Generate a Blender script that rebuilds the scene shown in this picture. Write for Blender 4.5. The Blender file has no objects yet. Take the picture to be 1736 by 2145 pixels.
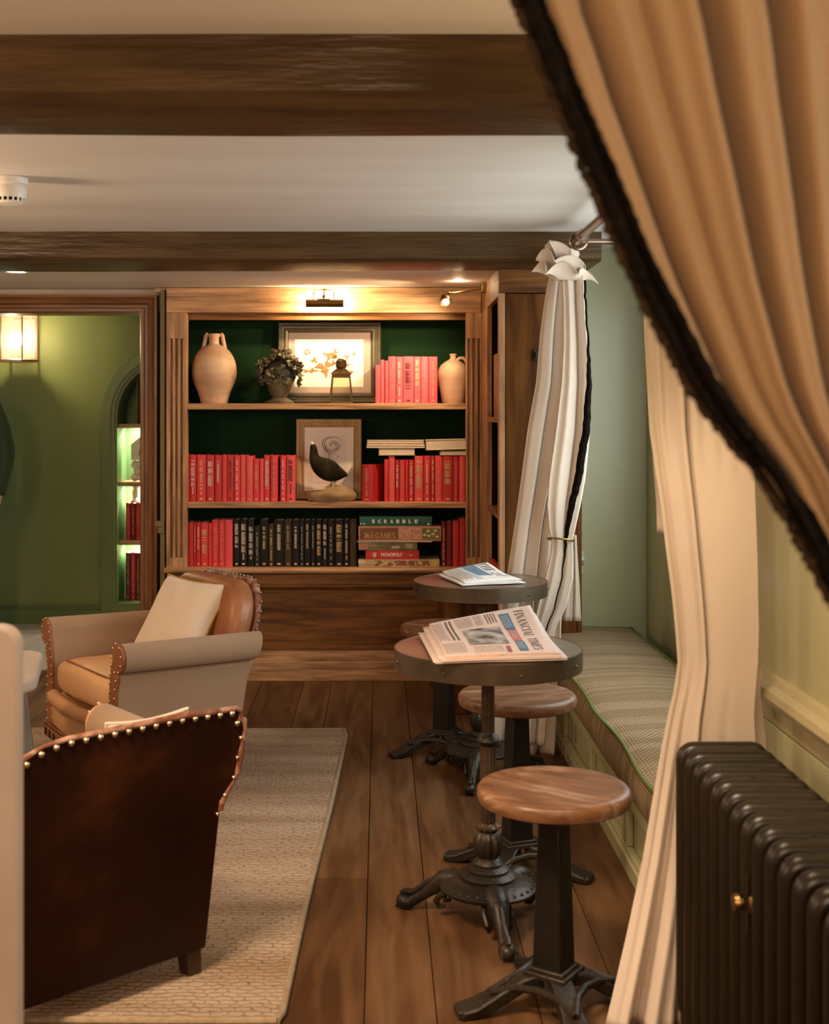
import bpy, bmesh, math, random
from mathutils import Vector, Matrix, Euler
R = random.Random(7)
PI = math.pi
C = bpy.context.scene.collection
SC = bpy.context.scene
# ---------------------------------------------------------------- camera
F, CX, CY, EYE = 2650.0, 795.0, 870.0, 1.33
cd = bpy.data.cameras.new('camera'); cam = bpy.data.objects.new('camera', cd); C.objects.link(cam)
cam.location = (0, 0, EYE); cam.rotation_euler = (PI/2, 0, 0)
cd.lens = F/2145*36; cd.sensor_width = 36
cd.shift_x = (868-CX)/2145; cd.shift_y = -(1072.5-CY)/2145
cd.clip_start = .05
cd.dof.use_dof = True; cd.dof.focus_distance = 4.6; cd.dof.aperture_fstop = 4.5
SC.camera = cam
SC.view_settings.view_transform = 'Standard'; SC.view_settings.look = 'None'
SC.view_settings.gamma = 1; SC.view_settings.use_curve_mapping = False
SC.view_settings.exposure = 0.32
SC.cycles.use_denoising = True
SC.cycles.max_bounces = 8; SC.cycles.diffuse_bounces = 5; SC.cycles.transparent_max_bounces = 12
SC.cycles.sample_clamp_indirect = 6

def X(px, d): return (px-CX)/F*d
def Z(py, d): return EYE-(py-CY)/F*d
def P(px, py, d): return Vector((X(px, d), d, Z(py, d)))
def G(px, py, z=0.0):
    d = (EYE-z)*F/(py-CY); return Vector((X(px, d), d, z))
def lerp(a, b, t): return a+(b-a)*t
def interp(tab, v):
    if v <= tab[0][0]: return tab[0][1:]
    for a, b in zip(tab, tab[1:]):
        if v <= b[0]:
            t = (v-a[0])/(b[0]-a[0]); return [lerp(p, q, t) for p, q in zip(a[1:], b[1:])]
    return tab[-1][1:]
def srgb(r, g, b):
    f = lambda c: (c/12.92 if c <= .04045 else ((c+.055)/1.055)**2.4)
    return (f(r/255), f(g/255), f(b/255))

# ---------------------------------------------------------------- materials
MATS = {}
def M(name, c, c2=None, scale=6, stretch=(1, 1, 1), detail=4, rough=.6, metal=0, bump=0, bscale=40, bstretch=None,
      lo=.35, hi=.65, emit=0, spec=.4, distort=0, coat=0, c3=None, sheen=0, rvar=0):
    m = bpy.data.materials.new(name); m.use_nodes = True; nt = m.node_tree; N = nt.nodes; L = nt.links
    b = N['Principled BSDF']
    b.inputs['Roughness'].default_value = rough; b.inputs['Metallic'].default_value = metal
    b.inputs['Specular IOR Level'].default_value = spec; b.inputs['Coat Weight'].default_value = coat
    b.inputs['Coat Roughness'].default_value = .2
    b.inputs['Sheen Weight'].default_value = sheen
    b.inputs['Base Color'].default_value = (*c, 1)
    tc = N.new('ShaderNodeTexCoord'); oi = N.new('ShaderNodeObjectInfo')
    ml = N.new('ShaderNodeMath'); ml.operation = 'MULTIPLY'; ml.inputs[1].default_value = 23.0
    L.new(oi.outputs['Random'], ml.inputs[0])
    def noise(sc, st, det=4, dis=0):
        mp = N.new('ShaderNodeMapping'); mp.inputs['Scale'].default_value = st
        L.new(tc.outputs['Object'], mp.inputs['Vector'])
        n = N.new('ShaderNodeTexNoise'); n.noise_dimensions = '4D'
        n.inputs['Scale'].default_value = sc; n.inputs['Detail'].default_value = det; n.inputs['Distortion'].default_value = dis
        L.new(mp.outputs['Vector'], n.inputs['Vector']); L.new(ml.outputs[0], n.inputs['W'])
        return n
    if c2:
        n = noise(scale, stretch, detail, distort)
        rp = N.new('ShaderNodeValToRGB'); L.new(n.outputs['Fac'], rp.inputs['Fac'])
        e = rp.color_ramp.elements; e[0].position = lo; e[1].position = hi
        e[0].color = (*c, 1); e[1].color = (*c2, 1)
        if c3: k = e.new((lo+hi)/2); k.color = (*c3, 1)
        L.new(rp.outputs['Color'], b.inputs['Base Color'])
        if rvar:
            mr = N.new('ShaderNodeMapRange'); mr.inputs[3].default_value = rough-rvar; mr.inputs[4].default_value = rough+rvar
            L.new(n.outputs['Fac'], mr.inputs[0]); L.new(mr.outputs[0], b.inputs['Roughness'])
    if emit:
        b.inputs['Emission Color'].default_value = (*c, 1); b.inputs['Emission Strength'].default_value = emit
    if bump:
        n2 = noise(bscale, bstretch or stretch, 3)
        bp = N.new('ShaderNodeBump'); bp.inputs['Strength'].default_value = bump; bp.inputs['Distance'].default_value = .01
        L.new(n2.outputs['Fac'], bp.inputs['Height']); L.new(bp.outputs['Normal'], b.inputs['Normal'])
    MATS[name] = m; return m
def wood(name, c, c2, axis='x', scale=5, rough=.5, bump=.25, k=14, **kw):
    st = {'x': (1, k, k), 'y': (k, 1, k), 'z': (k, k, 1)}[axis]
    return M(name, c, c2, scale=scale*.35, stretch=st, detail=6, rough=rough, bump=bump, bscale=scale*1.2, bstretch=st, distort=.9, lo=.34, hi=.68, **kw)
def thin_glass(name, tint=(1, 1, 1), frost=0.0, gloss=.08):
    m = bpy.data.materials.new(name); m.use_nodes = True; nt = m.node_tree; N = nt.nodes; L = nt.links
    N.remove(N['Principled BSDF']); out = N['Material Output']
    tr = N.new('ShaderNodeBsdfTransparent'); tr.inputs[0].default_value = (*tint, 1)
    gl = N.new('ShaderNodeBsdfGlossy'); gl.inputs['Roughness'].default_value = .05
    mx = N.new('ShaderNodeMixShader'); mx.inputs[0].default_value = gloss
    L.new(tr.outputs[0], mx.inputs[1]); L.new(gl.outputs[0], mx.inputs[2]); last = mx
    if frost:
        tl = N.new('ShaderNodeBsdfTranslucent'); tl.inputs[0].default_value = (*tint, 1)
        m2 = N.new('ShaderNodeMixShader'); m2.inputs[0].default_value = frost
        L.new(mx.outputs[0], m2.inputs[1]); L.new(tl.outputs[0], m2.inputs[2]); last = m2
    L.new(last.outputs[0], out.inputs[0]); return m
def weave(name, c, c2, sx=260, rough=.9, trans=0, band=None, nsc=3, nst=(1, 1, 1)):
    """woven cloth: fine cross-thread bump, slow colour drift, optional translucency"""
    m = M(name, c, c2, scale=nsc, stretch=nst, rough=rough, spec=.15, sheen=.15)
    nt = m.node_tree; N = nt.nodes; L = nt.links; b = N['Principled BSDF']
    tc = N.new('ShaderNodeTexCoord'); hs = []
    for d in ('X', 'Z'):
        w = N.new('ShaderNodeTexWave'); w.wave_type = 'BANDS'; w.bands_direction = d
        w.inputs['Scale'].default_value = sx/6.28; w.inputs['Distortion'].default_value = 1.2; w.inputs['Detail'].default_value = 1
        L.new(tc.outputs['Object'], w.inputs['Vector']); hs.append(w)
    ad = N.new('ShaderNodeMath'); L.new(hs[0].outputs['Fac'], ad.inputs[0]); L.new(hs[1].outputs['Fac'], ad.inputs[1])
    bp = N.new('ShaderNodeBump'); bp.inputs['Strength'].default_value = .18; bp.inputs['Distance'].default_value = .004
    L.new(ad.outputs[0], bp.inputs['Height']); L.new(bp.outputs['Normal'], b.inputs['Normal'])
    if trans:
        tl = N.new('ShaderNodeBsdfTranslucent'); mx = N.new('ShaderNodeMixShader'); mx.inputs[0].default_value = trans
        src = b.inputs['Base Color'].links[0].from_socket
        L.new(src, tl.inputs[0]); L.new(b.outputs[0], mx.inputs[1]); L.new(tl.outputs[0], mx.inputs[2])
        L.new(mx.outputs[0], N['Material Output'].inputs[0])
    return m

# ---------------------------------------------------------------- objects
def wloc(o):
    v = Vector((0, 0, 0))
    while o: v += o.location; o = o.parent
    return v
def tag(o, label=None, cat=None, group=None, kind=None):
    if label: o['label'] = label
    if cat: o['category'] = cat
    if group: o['group'] = group
    if kind: o['kind'] = kind
    return o
def thing(name, label, cat, loc=(0, 0, 0), rotz=0, group=None):
    o = bpy.data.objects.new(name, None); C.objects.link(o); o.empty_display_size = .05
    o.location = loc; o.rotation_euler = (0, 0, rotz)
    return tag(o, label, cat, group)
class MB:
    def __init__(s): s.v = []; s.f = []; s.T = None
    def add(s, vs, fs):
        n = len(s.v); s.v += [Vector(p) for p in vs]; s.f += [tuple(i+n for i in f) for f in fs]; return s
    def box(s, x0, x1, y0, y1, z0, z1, mat=None):
        vs = [(x, y, z) for z in (z0, z1) for y in (y0, y1) for x in (x0, x1)]
        if mat is not None: vs = [mat @ Vector(p) for p in vs]
        return s.add(vs, [(0, 2, 3, 1), (4, 5, 7, 6), (0, 1, 5, 4), (2, 6, 7, 3), (0, 4, 6, 2), (1, 3, 7, 5)])
    def cbox(s, c, sx, sy, sz, mat=None):
        x, y, z = c; return s.box(x-sx/2, x+sx/2, y-sy/2, y+sy/2, z-sz/2, z+sz/2, mat)
    def lathe(s, prof, c=(0, 0, 0), seg=32, sq=None, cap=True):
        n0 = []
        for r, z in prof:
            ring = []
            for k in range(seg):
                a = 2*PI*k/seg; rr = r if sq is None else r*sq(a, z)
                ring.append((c[0]+rr*math.cos(a), c[1]+rr*math.sin(a), c[2]+z))
            n0.append(ring)
        vs = [p for r_ in n0 for p in r_]; fs = []
        for i in range(len(prof)-1):
            for k in range(seg):
                a = i*seg+k; b = i*seg+(k+1) % seg
                fs.append((a, b, b+seg, a+seg))
        if cap:
            fs.append(tuple(range(seg-1, -1, -1))); fs.append(tuple((len(prof)-1)*seg+k for k in range(seg)))
        return s.add(vs, fs)
    def tube(s, pts, r, seg=10, flat=1.0, close=False, cap=True):
        pts = [Vector(p) for p in pts]; n = len(pts); up = Vector((0, 0, 1)); rings = []; px_ = None
        for i, p in enumerate(pts):
            if close: t = pts[(i+1) % n]-pts[i-1]
            else: t = pts[min(i+1, n-1)]-pts[max(i-1, 0)]
            t.normalize()
            if px_ is None:
                a = up if abs(t.dot(up)) < .95 else Vector((1, 0, 0)); px_ = a-t*a.dot(t)
            else: px_ = px_-t*px_.dot(t)
            px_.normalize(); q = t.cross(px_)
            rr = r[i] if isinstance(r, (list, tuple)) else r
            rings.append([p+px_*math.cos(2*PI*k/seg)*rr*flat+q*math.sin(2*PI*k/seg)*rr for k in range(seg)])
        vs = [p for r_ in rings for p in r_]; fs = []
        for i in range(n if close else n-1):
            j = (i+1) % n
            for k in range(seg):
                k2 = (k+1) % seg; fs.append((i*seg+k, i*seg+k2, j*seg+k2, j*seg+k))
        if cap and not close:
            fs.append(tuple(range(seg-1, -1, -1))); fs.append(tuple((n-1)*seg+k for k in range(seg)))
        return s.add(vs, fs)
    def sphere(s, c, r, seg=12, rings=8, sc=(1, 1, 1), mat=None):
        vs = [(0, 0, 1)]; fs = []
        for i in range(1, rings):
            th = PI*i/rings
            for k in range(seg):
                a = 2*PI*k/seg; vs.append((math.sin(th)*math.cos(a), math.sin(th)*math.sin(a), math.cos(th)))
        vs.append((0, 0, -1)); e = len(vs)-1
        for k in range(seg):
            k2 = (k+1) % seg
            fs.append((0, 1+k, 1+k2)); fs.append((e, e-seg+k2, e-seg+k))
            for i in range(rings-2): a = 1+i*seg; fs.append((a+k, a+seg+k, a+seg+k2, a+k2))
        vs = [Vector((p[0]*r*sc[0], p[1]*r*sc[1], p[2]*r*sc[2])) for p in vs]
        if mat is not None: vs = [mat @ p for p in vs]
        return s.add([p+Vector(c) for p in vs], fs)
    def prism(s, poly, fn, t0, t1):
        """poly of (u,v); fn(u,v,t) -> point"""
        n = len(poly); vs = [fn(u, v, t0) for u, v in poly]+[fn(u, v, t1) for u, v in poly]
        fs = [tuple(range(n-1, -1, -1)), tuple(range(n, 2*n))]+[(i, (i+1) % n, (i+1) % n+n, i+n) for i in range(n)]
        return s.add(vs, fs)
    def grid(s, fn, nu, nv, closeu=False):
        vs = [fn(i/nu, j/nv) for j in range(nv+1) for i in range(nu+(0 if closeu else 1))]
        w = nu if closeu else nu+1; fs = []
        for j in range(nv):
            for i in range(nu):
                i2 = (i+1) % w; fs.append((j*w+i, j*w+i2, (j+1)*w+i2, (j+1)*w+i))
        return s.add(vs, fs)
    def build(s, name, mat, parent=None, origin=None, local=False, bevel=0, bseg=2, sharp=.7, subd=0, solid=0, flat=False):
        me = bpy.data.meshes.new(name)
        off = Vector((0, 0, 0))
        if not local:
            if parent is not None: off = wloc(parent)
            if origin is not None: off = off+Vector(origin)
        me.from_pydata([tuple(p-off) for p in s.v], [], s.f)
        bm = bmesh.new(); bm.from_mesh(me); bmesh.ops.recalc_face_normals(bm, faces=bm.faces)
        for f in bm.faces: f.smooth = not flat
        for e in bm.edges:
            if len(e.link_faces) == 2 and e.calc_face_angle(0) > sharp and not subd: e.smooth = False
        bm.to_mesh(me); bm.free()
        o = bpy.data.objects.new(name, me); C.objects.link(o)
        if isinstance(mat, (list, tuple)):
            for q in mat: me.materials.append(q)
        elif mat: me.materials.append(mat)
        if parent is not None: o.parent = parent
        if origin is not None: o.location = origin
        if bevel:
            b = o.modifiers.new('bevel', 'BEVEL'); b.width = bevel; b.segments = bseg; b.limit_method = 'ANGLE'; b.angle_limit = .6
            b.harden_normals = False
        if solid:
            q = o.modifiers.new('solid', 'SOLIDIFY'); q.thickness = solid; q.offset = 0
        if subd:
            q = o.modifiers.new('sub', 'SUBSURF'); q.levels = subd; q.render_levels = subd
        return o
def struct(name, mb, mat, **kw):
    o = mb.build(name, mat, **kw); return tag(o, kind='structure')
def copy_tree(o, parent=None):
    c = o.copy(); C.objects.link(c)
    if parent is not None: c.parent = parent
    for ch in list(o.children): copy_tree(ch, c)
    return c
def text_geo(s, size=1.0, extr=.0, spacing=1.0, bold=0.0):
    cu = bpy.data.curves.new('t', 'FONT'); cu.body = s; cu.size = size; cu.extrude = extr; cu.offset = bold
    cu.align_x = 'LEFT'; cu.space_character = spacing; cu.resolution_u = 3
    o = bpy.data.objects.new('t', cu); C.objects.link(o)
    dg = bpy.context.evaluated_depsgraph_get(); me = bpy.data.meshes.new_from_object(o.evaluated_get(dg))
    vs = [v.co.copy() for v in me.vertices]; fs = [tuple(p.vertices) for p in me.polygons]
    bpy.data.objects.remove(o); bpy.data.curves.remove(cu); bpy.data.meshes.remove(me)
    return vs, fs
def fit_text(s, fn, bold=0.0, spacing=1.0):
    """text scaled into the unit square: fn(u, v) -> point"""
    vs, fs = text_geo(s, 1, 0, spacing, bold)
    x0 = min(v.x for v in vs); x1 = max(v.x for v in vs); y0 = min(v.y for v in vs); y1 = max(v.y for v in vs)
    return [fn((v.x-x0)/(x1-x0), (v.y-y0)/(y1-y0)) for v in vs], fs
# serif capitals made of strokes
def _st(p, q, w):
    p = Vector(p); q = Vector(q); n = Vector((-(q-p).y, (q-p).x)); n.normalize(); n *= w/2
    return [p+n, p-n, q-n, q+n]
def _arc(cx, cy, rx, ry, a0, a1, w0, w1, n=12):
    out = []
    for i in range(n):
        qs = []
        for k in (i, i+1):
            a = math.radians(lerp(a0, a1, k/n)); w = w0+(w1-w0)*abs(math.cos(a))
            qs.append((Vector((cx+(rx+w/2)*math.cos(a), cy+(ry+w/2)*math.sin(a))), Vector((cx+(rx-w/2)*math.cos(a), cy+(ry-w/2)*math.sin(a)))))
        out.append([qs[0][0], qs[0][1], qs[1][1], qs[1][0]])
    return out
def serif(ch):
    T, t, S = .15, .05, .1
    sf = lambda x, y, w=.17: _st((x-w, y), (x+w, y), t)
    if ch == 'I': return [_st((.18, 0), (.18, 1), T), sf(.18, 0), sf(.18, 1)], .36
    if ch == 'F': return [_st((.18, 0), (.18, 1), T), sf(.18, 0), _st((0, 1), (.6, 1), t), _st((.18, .52), (.48, .52), t), _st((.58, .78), (.58, 1), t), _st((.47, .42), (.47, .62), t)], .66
    if ch == 'E': return [_st((.18, 0), (.18, 1), T), _st((0, 0), (.62, 0), t), _st((0, 1), (.6, 1), t), _st((.18, .52), (.48, .52), t), _st((.58, .78), (.58, 1), t), _st((.6, 0), (.62, .25), t), _st((.47, .42), (.47, .62), t)], .68
    if ch == 'L': return [_st((.18, 0), (.18, 1), T), _st((0, 0), (.6, 0), t), sf(.18, 1), _st((.58, 0), (.6, .28), t)], .64
    if ch == 'T': return [_st((.35, 0), (.35, 1), T), sf(.35, 0), _st((0, 1), (.7, 1), t), _st((.02, .75), (.02, 1), t), _st((.68, .75), (.68, 1), t)], .72
    if ch == 'H': return [_st((.16, 0), (.16, 1), T), _st((.64, 0), (.64, 1), T), _st((.16, .5), (.64, .5), t), sf(.16, 0), sf(.16, 1), sf(.64, 0), sf(.64, 1)], .82
    if ch == 'N': return [_st((.14, 0), (.14, 1), t), _st((.13, 1), (.72, 0), T), _st((.72, 0), (.72, 1), t), sf(.14, 0, .13), sf(.1, 1, .1), sf(.72, 1, .13)], .86
    if ch == 'A': return [_st((.08, 0), (.38, 1), t), _st((.36, 1), (.68, 0), T), _st((.2, .35), (.56, .35), t), sf(.08, 0, .12), sf(.68, 0, .15)], .8
    if ch == 'M': return [_st((.12, 0), (.16, 1), t), _st((.14, 1), (.47, .05), T), _st((.47, .05), (.8, 1), t), _st((.82, 0), (.82, 1), T), sf(.12, 0, .12), sf(.82, 0, .15), sf(.1, 1, .08), sf(.86, 1, .1)], 1.0
    if ch == 'C': return _arc(.4, .5, .32, .48, 45, 318, t, T)+[_st((.64, .7), (.64, 1), t)], .74
    if ch == 'G': return _arc(.4, .5, .32, .48, 45, 330, t, T)+[_st((.64, .7), (.64, 1), t), _st((.66, .02), (.66, .42), T), sf(.66, .42, .15)], .84
    if ch == 'S': return _arc(.3, .74, .2, .24, 30, 270, t, T)+_arc(.3, .26, .22, .24, 90, -150, t, T)+[_st((.48, .75), (.48, 1), t), _st((.1, 0), (.1, .25), t)], .6
    if ch == '3': return _arc(.26, .74, .2, .23, 150, -90, t, T)+_arc(.26, .26, .23, .25, 90, -150, t, T), .58
    if ch == '6': return _arc(.3, .3, .22, .27, 0, 360, t, T)+_arc(.42, .45, .36, .52, 180, 85, t, T), .62
    if ch == '5': return _arc(.26, .32, .23, .3, 120, -150, t, T)+[_st((.12, .5), (.14, 1), t), _st((.12, .98), (.5, .98), .1)], .58
    return [], .4
def serif_geo(s, fn, gap=.08):
    quads = []; x = 0
    for ch in s:
        q, w = serif(ch); quads += [[Vector((p.x+x, p.y)) for p in k] for k in q]; x += w+gap
    vs, fs = [], []
    for k in quads:
        fs.append(tuple(range(len(vs), len(vs)+4))); vs += [fn(p.x/x, p.y) for p in k]
    return vs, fs
def light(name, kind, loc, power, col=(1, .78, .55), size=.1, size_y=None, target=None, spot=None, blend=.5):
    l = bpy.data.lights.new(name, kind); o = bpy.data.objects.new(name, l); C.objects.link(o); o.location = loc
    l.energy = power; l.color = col
    if kind == 'AREA':
        l.size = size
        if size_y: l.shape = 'RECTANGLE'; l.size_y = size_y
    else: l.shadow_soft_size = size
    if spot: l.spot_size = spot; l.spot_blend = blend
    if target is not None:
        o.rotation_euler = (Vector(target)-Vector(loc)).to_track_quat('-Z', 'Y').to_euler()
    return o
# ================================================================ materials
ceil_m = M('ceiling_plaster', (.66, .60, .53), (.74, .69, .62), scale=1.6, stretch=(.5, 3, 3), rough=.65, bump=.12, bscale=3, bstretch=(.6, 5, 5))
green_m = M('dark_green_paint', (.15, .18, .052), (.17, .20, .06), scale=2, rough=.55, bump=.06, bscale=60)
greenback_m = M('bookcase_green_paint', (.0085, .025, .010), (.010, .029, .0115), scale=3, rough=.9, spec=.04)
sage_m = M('sage_paint', (.40, .385, .21), (.44, .425, .235), scale=1.5, rough=.32, bump=.06, bscale=25, spec=.5)
niche_m = M('bright_green_paint', (.10, .19, .07), (.115, .21, .08), scale=2, rough=.4)
plaster_m = M('warm_plaster', (.55, .44, .32), (.6, .5, .38), scale=3, rough=.8)
beam_m = wood('dark_oak_beam', (.046, .023, .007), (.092, .050, .015), 'x', scale=6, rough=.36, bump=.5, k=10, rvar=.1, spec=.3)
oakx = wood('pine_along', (.22, .108, .048), (.64, .36, .18), 'x', scale=7, rough=.5, bump=.25)
oakz = wood('pine_upright', (.22, .108, .048), (.64, .36, .18), 'z', scale=7, rough=.5, bump=.25)
oaky = wood('pine_deep', (.17, .08, .03), (.42, .22, .095), 'y', scale=7, rough=.5, bump=.2)
darkpine = wood('stained_pine_along', (.075, .028, .007), (.27, .115, .034), 'x', scale=6, rough=.5, bump=.2, k=11, spec=.2)
darkpinez = wood('stained_pine_upright', (.055, .018, .003), (.17, .066, .012), 'z', scale=5, rough=.55, bump=.2, k=8, spec=.12)
casing_z = wood('casing_upright', (.15, .062, .022), (.27, .12, .048), 'z', scale=7, rough=.35, bump=.1)
casing_x = wood('casing_along', (.15, .062, .022), (.27, .12, .048), 'x', scale=7, rough=.35, bump=.1)
dark_m = M('dark_recess', (.012, .009, .006), rough=.9)
brass_m = M('aged_brass', (.32, .19, .07), (.42, .27, .11), scale=12, rough=.35, metal=1)
darkbrass_m = M('bronze', (.13, .08, .032), (.19, .12, .05), scale=12, rough=.42, metal=1)
iron_m = M('cast_iron', (.016, .011, .007), (.038, .027, .016), scale=9, rough=.42, metal=.35, bump=.25, bscale=60)
ironwarm_m = M('brown_cast_iron', (.05, .03, .018), (.085, .05, .03), scale=14, rough=.45, metal=.5, bump=.3, bscale=50)
nail_m = M('nail_metal', (.75, .58, .38), rough=.3, metal=1)
white_m = M('white_plastic', (.80, .76, .70), rough=.35)
black_m = M('black_slot', (.01, .008, .006), rough=.8)

def plank_floor(name, x0, x1, y0, y1, widths, gap, mat, z=0, th=.03):
    m = MB(); x = x0; i = 0
    m.box(x0, x1, y0, y1, z-th-.02, z-th)
    while x < x1-1e-4:
        w = widths[i % len(widths)]; e = min(x+w, x1); i += 1
        y = y0-R.random()*2
        while y < y1:
            y2 = min(y1, y+R.uniform(2.6, 3.9)); ys = max(y0, y)
            if y2-ys > .02: m.box(x+gap/2, e-gap/2, ys, y2-gap*.4, z-th, z)
            y = y2
        x = e
    return m
def island_wood(name, c, c2, c3, rough=.5):
    m = wood(name, c, c2, 'y', scale=5, rough=rough, bump=.16, k=9, rvar=.10, spec=.10); nt = m.node_tree; N = nt.nodes; L = nt.links
    b = N['Principled BSDF']; src = b.inputs['Base Color'].links[0].from_socket
    ge = N.new('ShaderNodeNewGeometry'); rp = N.new('ShaderNodeValToRGB')
    L.new(ge.outputs['Random Per Island'], rp.inputs['Fac'])
    rp.color_ramp.elements[0].color = (*c3, 1); rp.color_ramp.elements[1].color = (1, 1, 1, 1)
    mx = N.new('ShaderNodeMix'); mx.data_type = 'RGBA'; mx.blend_type = 'MULTIPLY'; mx.inputs[0].default_value = 1
    L.new(src, mx.inputs[6]); L.new(rp.outputs['Color'], mx.inputs[7]); L.new(mx.outputs[2], b.inputs['Base Color'])
    return m
floor_m = island_wood('dark_oak_boards', (.078, .035, .013), (.180, .095, .043), (.72, .66, .62))
grey_floor_m = island_wood('grey_boards', (.42, .36, .30), (.58, .51, .43), (.8, .8, .8), rough=.55)

# ================================================================ the room
ZC, ZS = 2.071, 1.972            # ceiling, soffit over the bookcase bay
XR, XB = .90, 1.20               # right wall, back of the window bay
wl = [.209, .138, .205, .16, .23, .19]
# boards start so that joints fall at x = -.166 / .043 / .181
struct('floor', plank_floor('floor', -.166-.23-.19-.209-.138-.205-.16-.23-.19-.209-.138-.205-.16-.23-.19, 1.35, -1.7, 6.6,
       [.209, .138, .205, .16, .23, .19], .0028, floor_m), floor_m)
struct('floor_hall', plank_floor('floor_hall', -4.0, -.4, 6.6, 8.3, [.17, .2], .002, grey_floor_m, z=.004), grey_floor_m)
struct('ceiling', MB().box(-3.4, 1.5, -1.7, 8.4, ZC, ZC+.1).box(-3.0, .9, 5.495, 6.50, ZS, ZC-.001), ceil_m)
struct('wall_left', MB().box(-2.85, -2.7, -1.7, 6.6, 0, ZC), plaster_m)
struct('wall_front', MB().box(-2.85, 1.5, -1.75, -1.6, 0, ZC), plaster_m)
# right wall with a window near the camera, the bay jamb, the bay back wall with its window
wr = MB()
wr.box(XR, XB+.25, -1.6, 0.2, 0, ZC).box(XR, XB+.25, 1.35, 3.065, 0, ZC).box(XR, XB+.25, .2, 1.35, 0, .85).box(XR, XB+.25, .2, 1.35, 1.9, ZC)
wr.box(XB, XB+.11, 3.065, 3.30, 0, ZC).box(XB, XB+.11, 5.28, 5.85, 0, ZC).box(XB, XB+.11, 3.30, 5.28, 0, .72).box(XB, XB+.11, 3.30, 5.28, 1.95, ZC)
struct('wall_right', wr, sage_m)
struct('wall_bay_end', MB().box(.868, XB, 5.70, 5.85, 0, ZC), sage_m)
# wall behind: strip by the casing, wall behind the bookcase, lintel over the doorway, left part
wb = MB()
wb.box(-1.196, -1.06, 6.66, 6.80, 0, ZC).box(-1.196, -1.135, 6.47, 6.70, 0, 1.86).box(-1.135, -1.07, 6.40, 6.6, 1.952, ZC).box(-1.125, 1.0, 6.66, 6.80, 0, ZC).box(-2.85, -2.25, 6.46, 6.60, 0, ZC).box(-2.25, -1.125, 6.46, 6.60, 1.86, ZC)
struct('wall_back', wb, plaster_m)
# hall beyond the doorway, with the arched niche cut into its far wall
YH = 8.05; NX = X(361, YH); NR = 116/F*YH; NZ = Z(873, YH); NB = Z(1262, YH)
hw = MB()
ang = [math.radians(180-180*k/24) for k in range(25)]
arch = [(NX+NR*math.cos(a), NZ+NR*math.sin(a)) for a in ang]
hw.add([(-4, YH, 0), (NX-NR, YH, 0), (NX-NR, YH, NZ), (-4, YH, NZ), (-4, YH, ZC), (NX-NR, YH, ZC)], [(0, 1, 2, 3), (3, 2, 5, 4)])
hw.add([(NX-NR, YH, 0), (NX+NR, YH, 0), (NX+NR, YH, NB), (NX-NR, YH, NB)], [(0, 1, 2, 3)])
hw.add([(NX+NR, YH, 0), (0, YH, 0), (0, YH, NZ), (NX+NR, YH, NZ), (NX+NR, YH, ZC), (0, YH, ZC)], [(0, 1, 2, 3), (3, 2, 5, 4)])
vs = [(x, YH, z) for x, z in arch]+[(x, YH, ZC) for x, z in arch]
hw.add(vs, [(i, i+1, i+26, i+25) for i in range(24)])
hw.box(-4, 0, YH+.32, YH+.4, 0, ZC)
struct('wall_hall', hw, green_m)
struct('wall_hall_right', MB().box(-.45, -.3, 6.8, YH+.4, 0, ZC), green_m)
struct('wall_hall_left', MB().box(-4.1, -3.95, 6.6, YH+.4, 0, ZC), green_m)
# niche lining, moulding, shelves
t = thing('arched_niche', 'arched green wall niche with lit shelves seen through the doorway', 'niche', (NX, YH, 0))
ln = MB(); loop = [(NX-NR, NB)]+arch+[(NX+NR, NB)]
ln.add([(x, YH, z) for x, z in loop]+[(x, YH+.30, z) for x, z in loop], [(i, i+1, i+len(loop)+1, i+len(loop)) for i in range(len(loop)-1)])
ln.add([(NX-NR, YH, NB), (NX+NR, YH, NB), (NX+NR, YH+.3, NB), (NX-NR, YH+.3, NB)], [(0, 1, 2, 3)])
ln.add([(x, YH+.30, z) for x, z in loop], [tuple(range(len(loop)))])
ln.build('lining', niche_m, t)
ar = MB(); prof = [(-.002, 0), (-.002, -.006), (.010, -.006), (.014, -.018), (.034, -.020), (.036, -.034), (.096, -.034), (.100, -.028), (.1, 0)]
path = [(180, NB-.08)]+[(180-180*k/28, None) for k in range(29)]+[(0, NB-.08)]
rings = []
for a, zz in path:
    ca, sa = math.cos(math.radians(a)), math.sin(math.radians(a))
    rings.append([(NX+(NR+q)*ca, YH+dy, (NZ+(NR+q)*sa) if zz is None else zz) for q, dy in prof])
k = len(prof); vs = [p for r_ in rings for p in r_]
ar.add(vs, [(i*k+j, i*k+j+1, (i+1)*k+j+1, (i+1)*k+j) for i in range(len(rings)-1) for j in range(k-1)])
ar.build('arch_moulding', M('green_gloss_paint', (.12, .16, .05), rough=.35), t)
ar2 = MB().box(NX-NR-.1, NX+NR+.1, YH-.03, YH, NB-.085, NB-.002); ar2.build('sill', MATS['green_gloss_paint'], t)
niche_sh = [Z(888, YH+.05), Z(1010, YH+.05), Z(1133, YH+.05)]
for z in niche_sh:
    MB().box(NX-NR+.003, NX+NR-.003, YH+.035, YH+.295, z-.026, z).build('shelf', oakx, t, bevel=.002)
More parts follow.
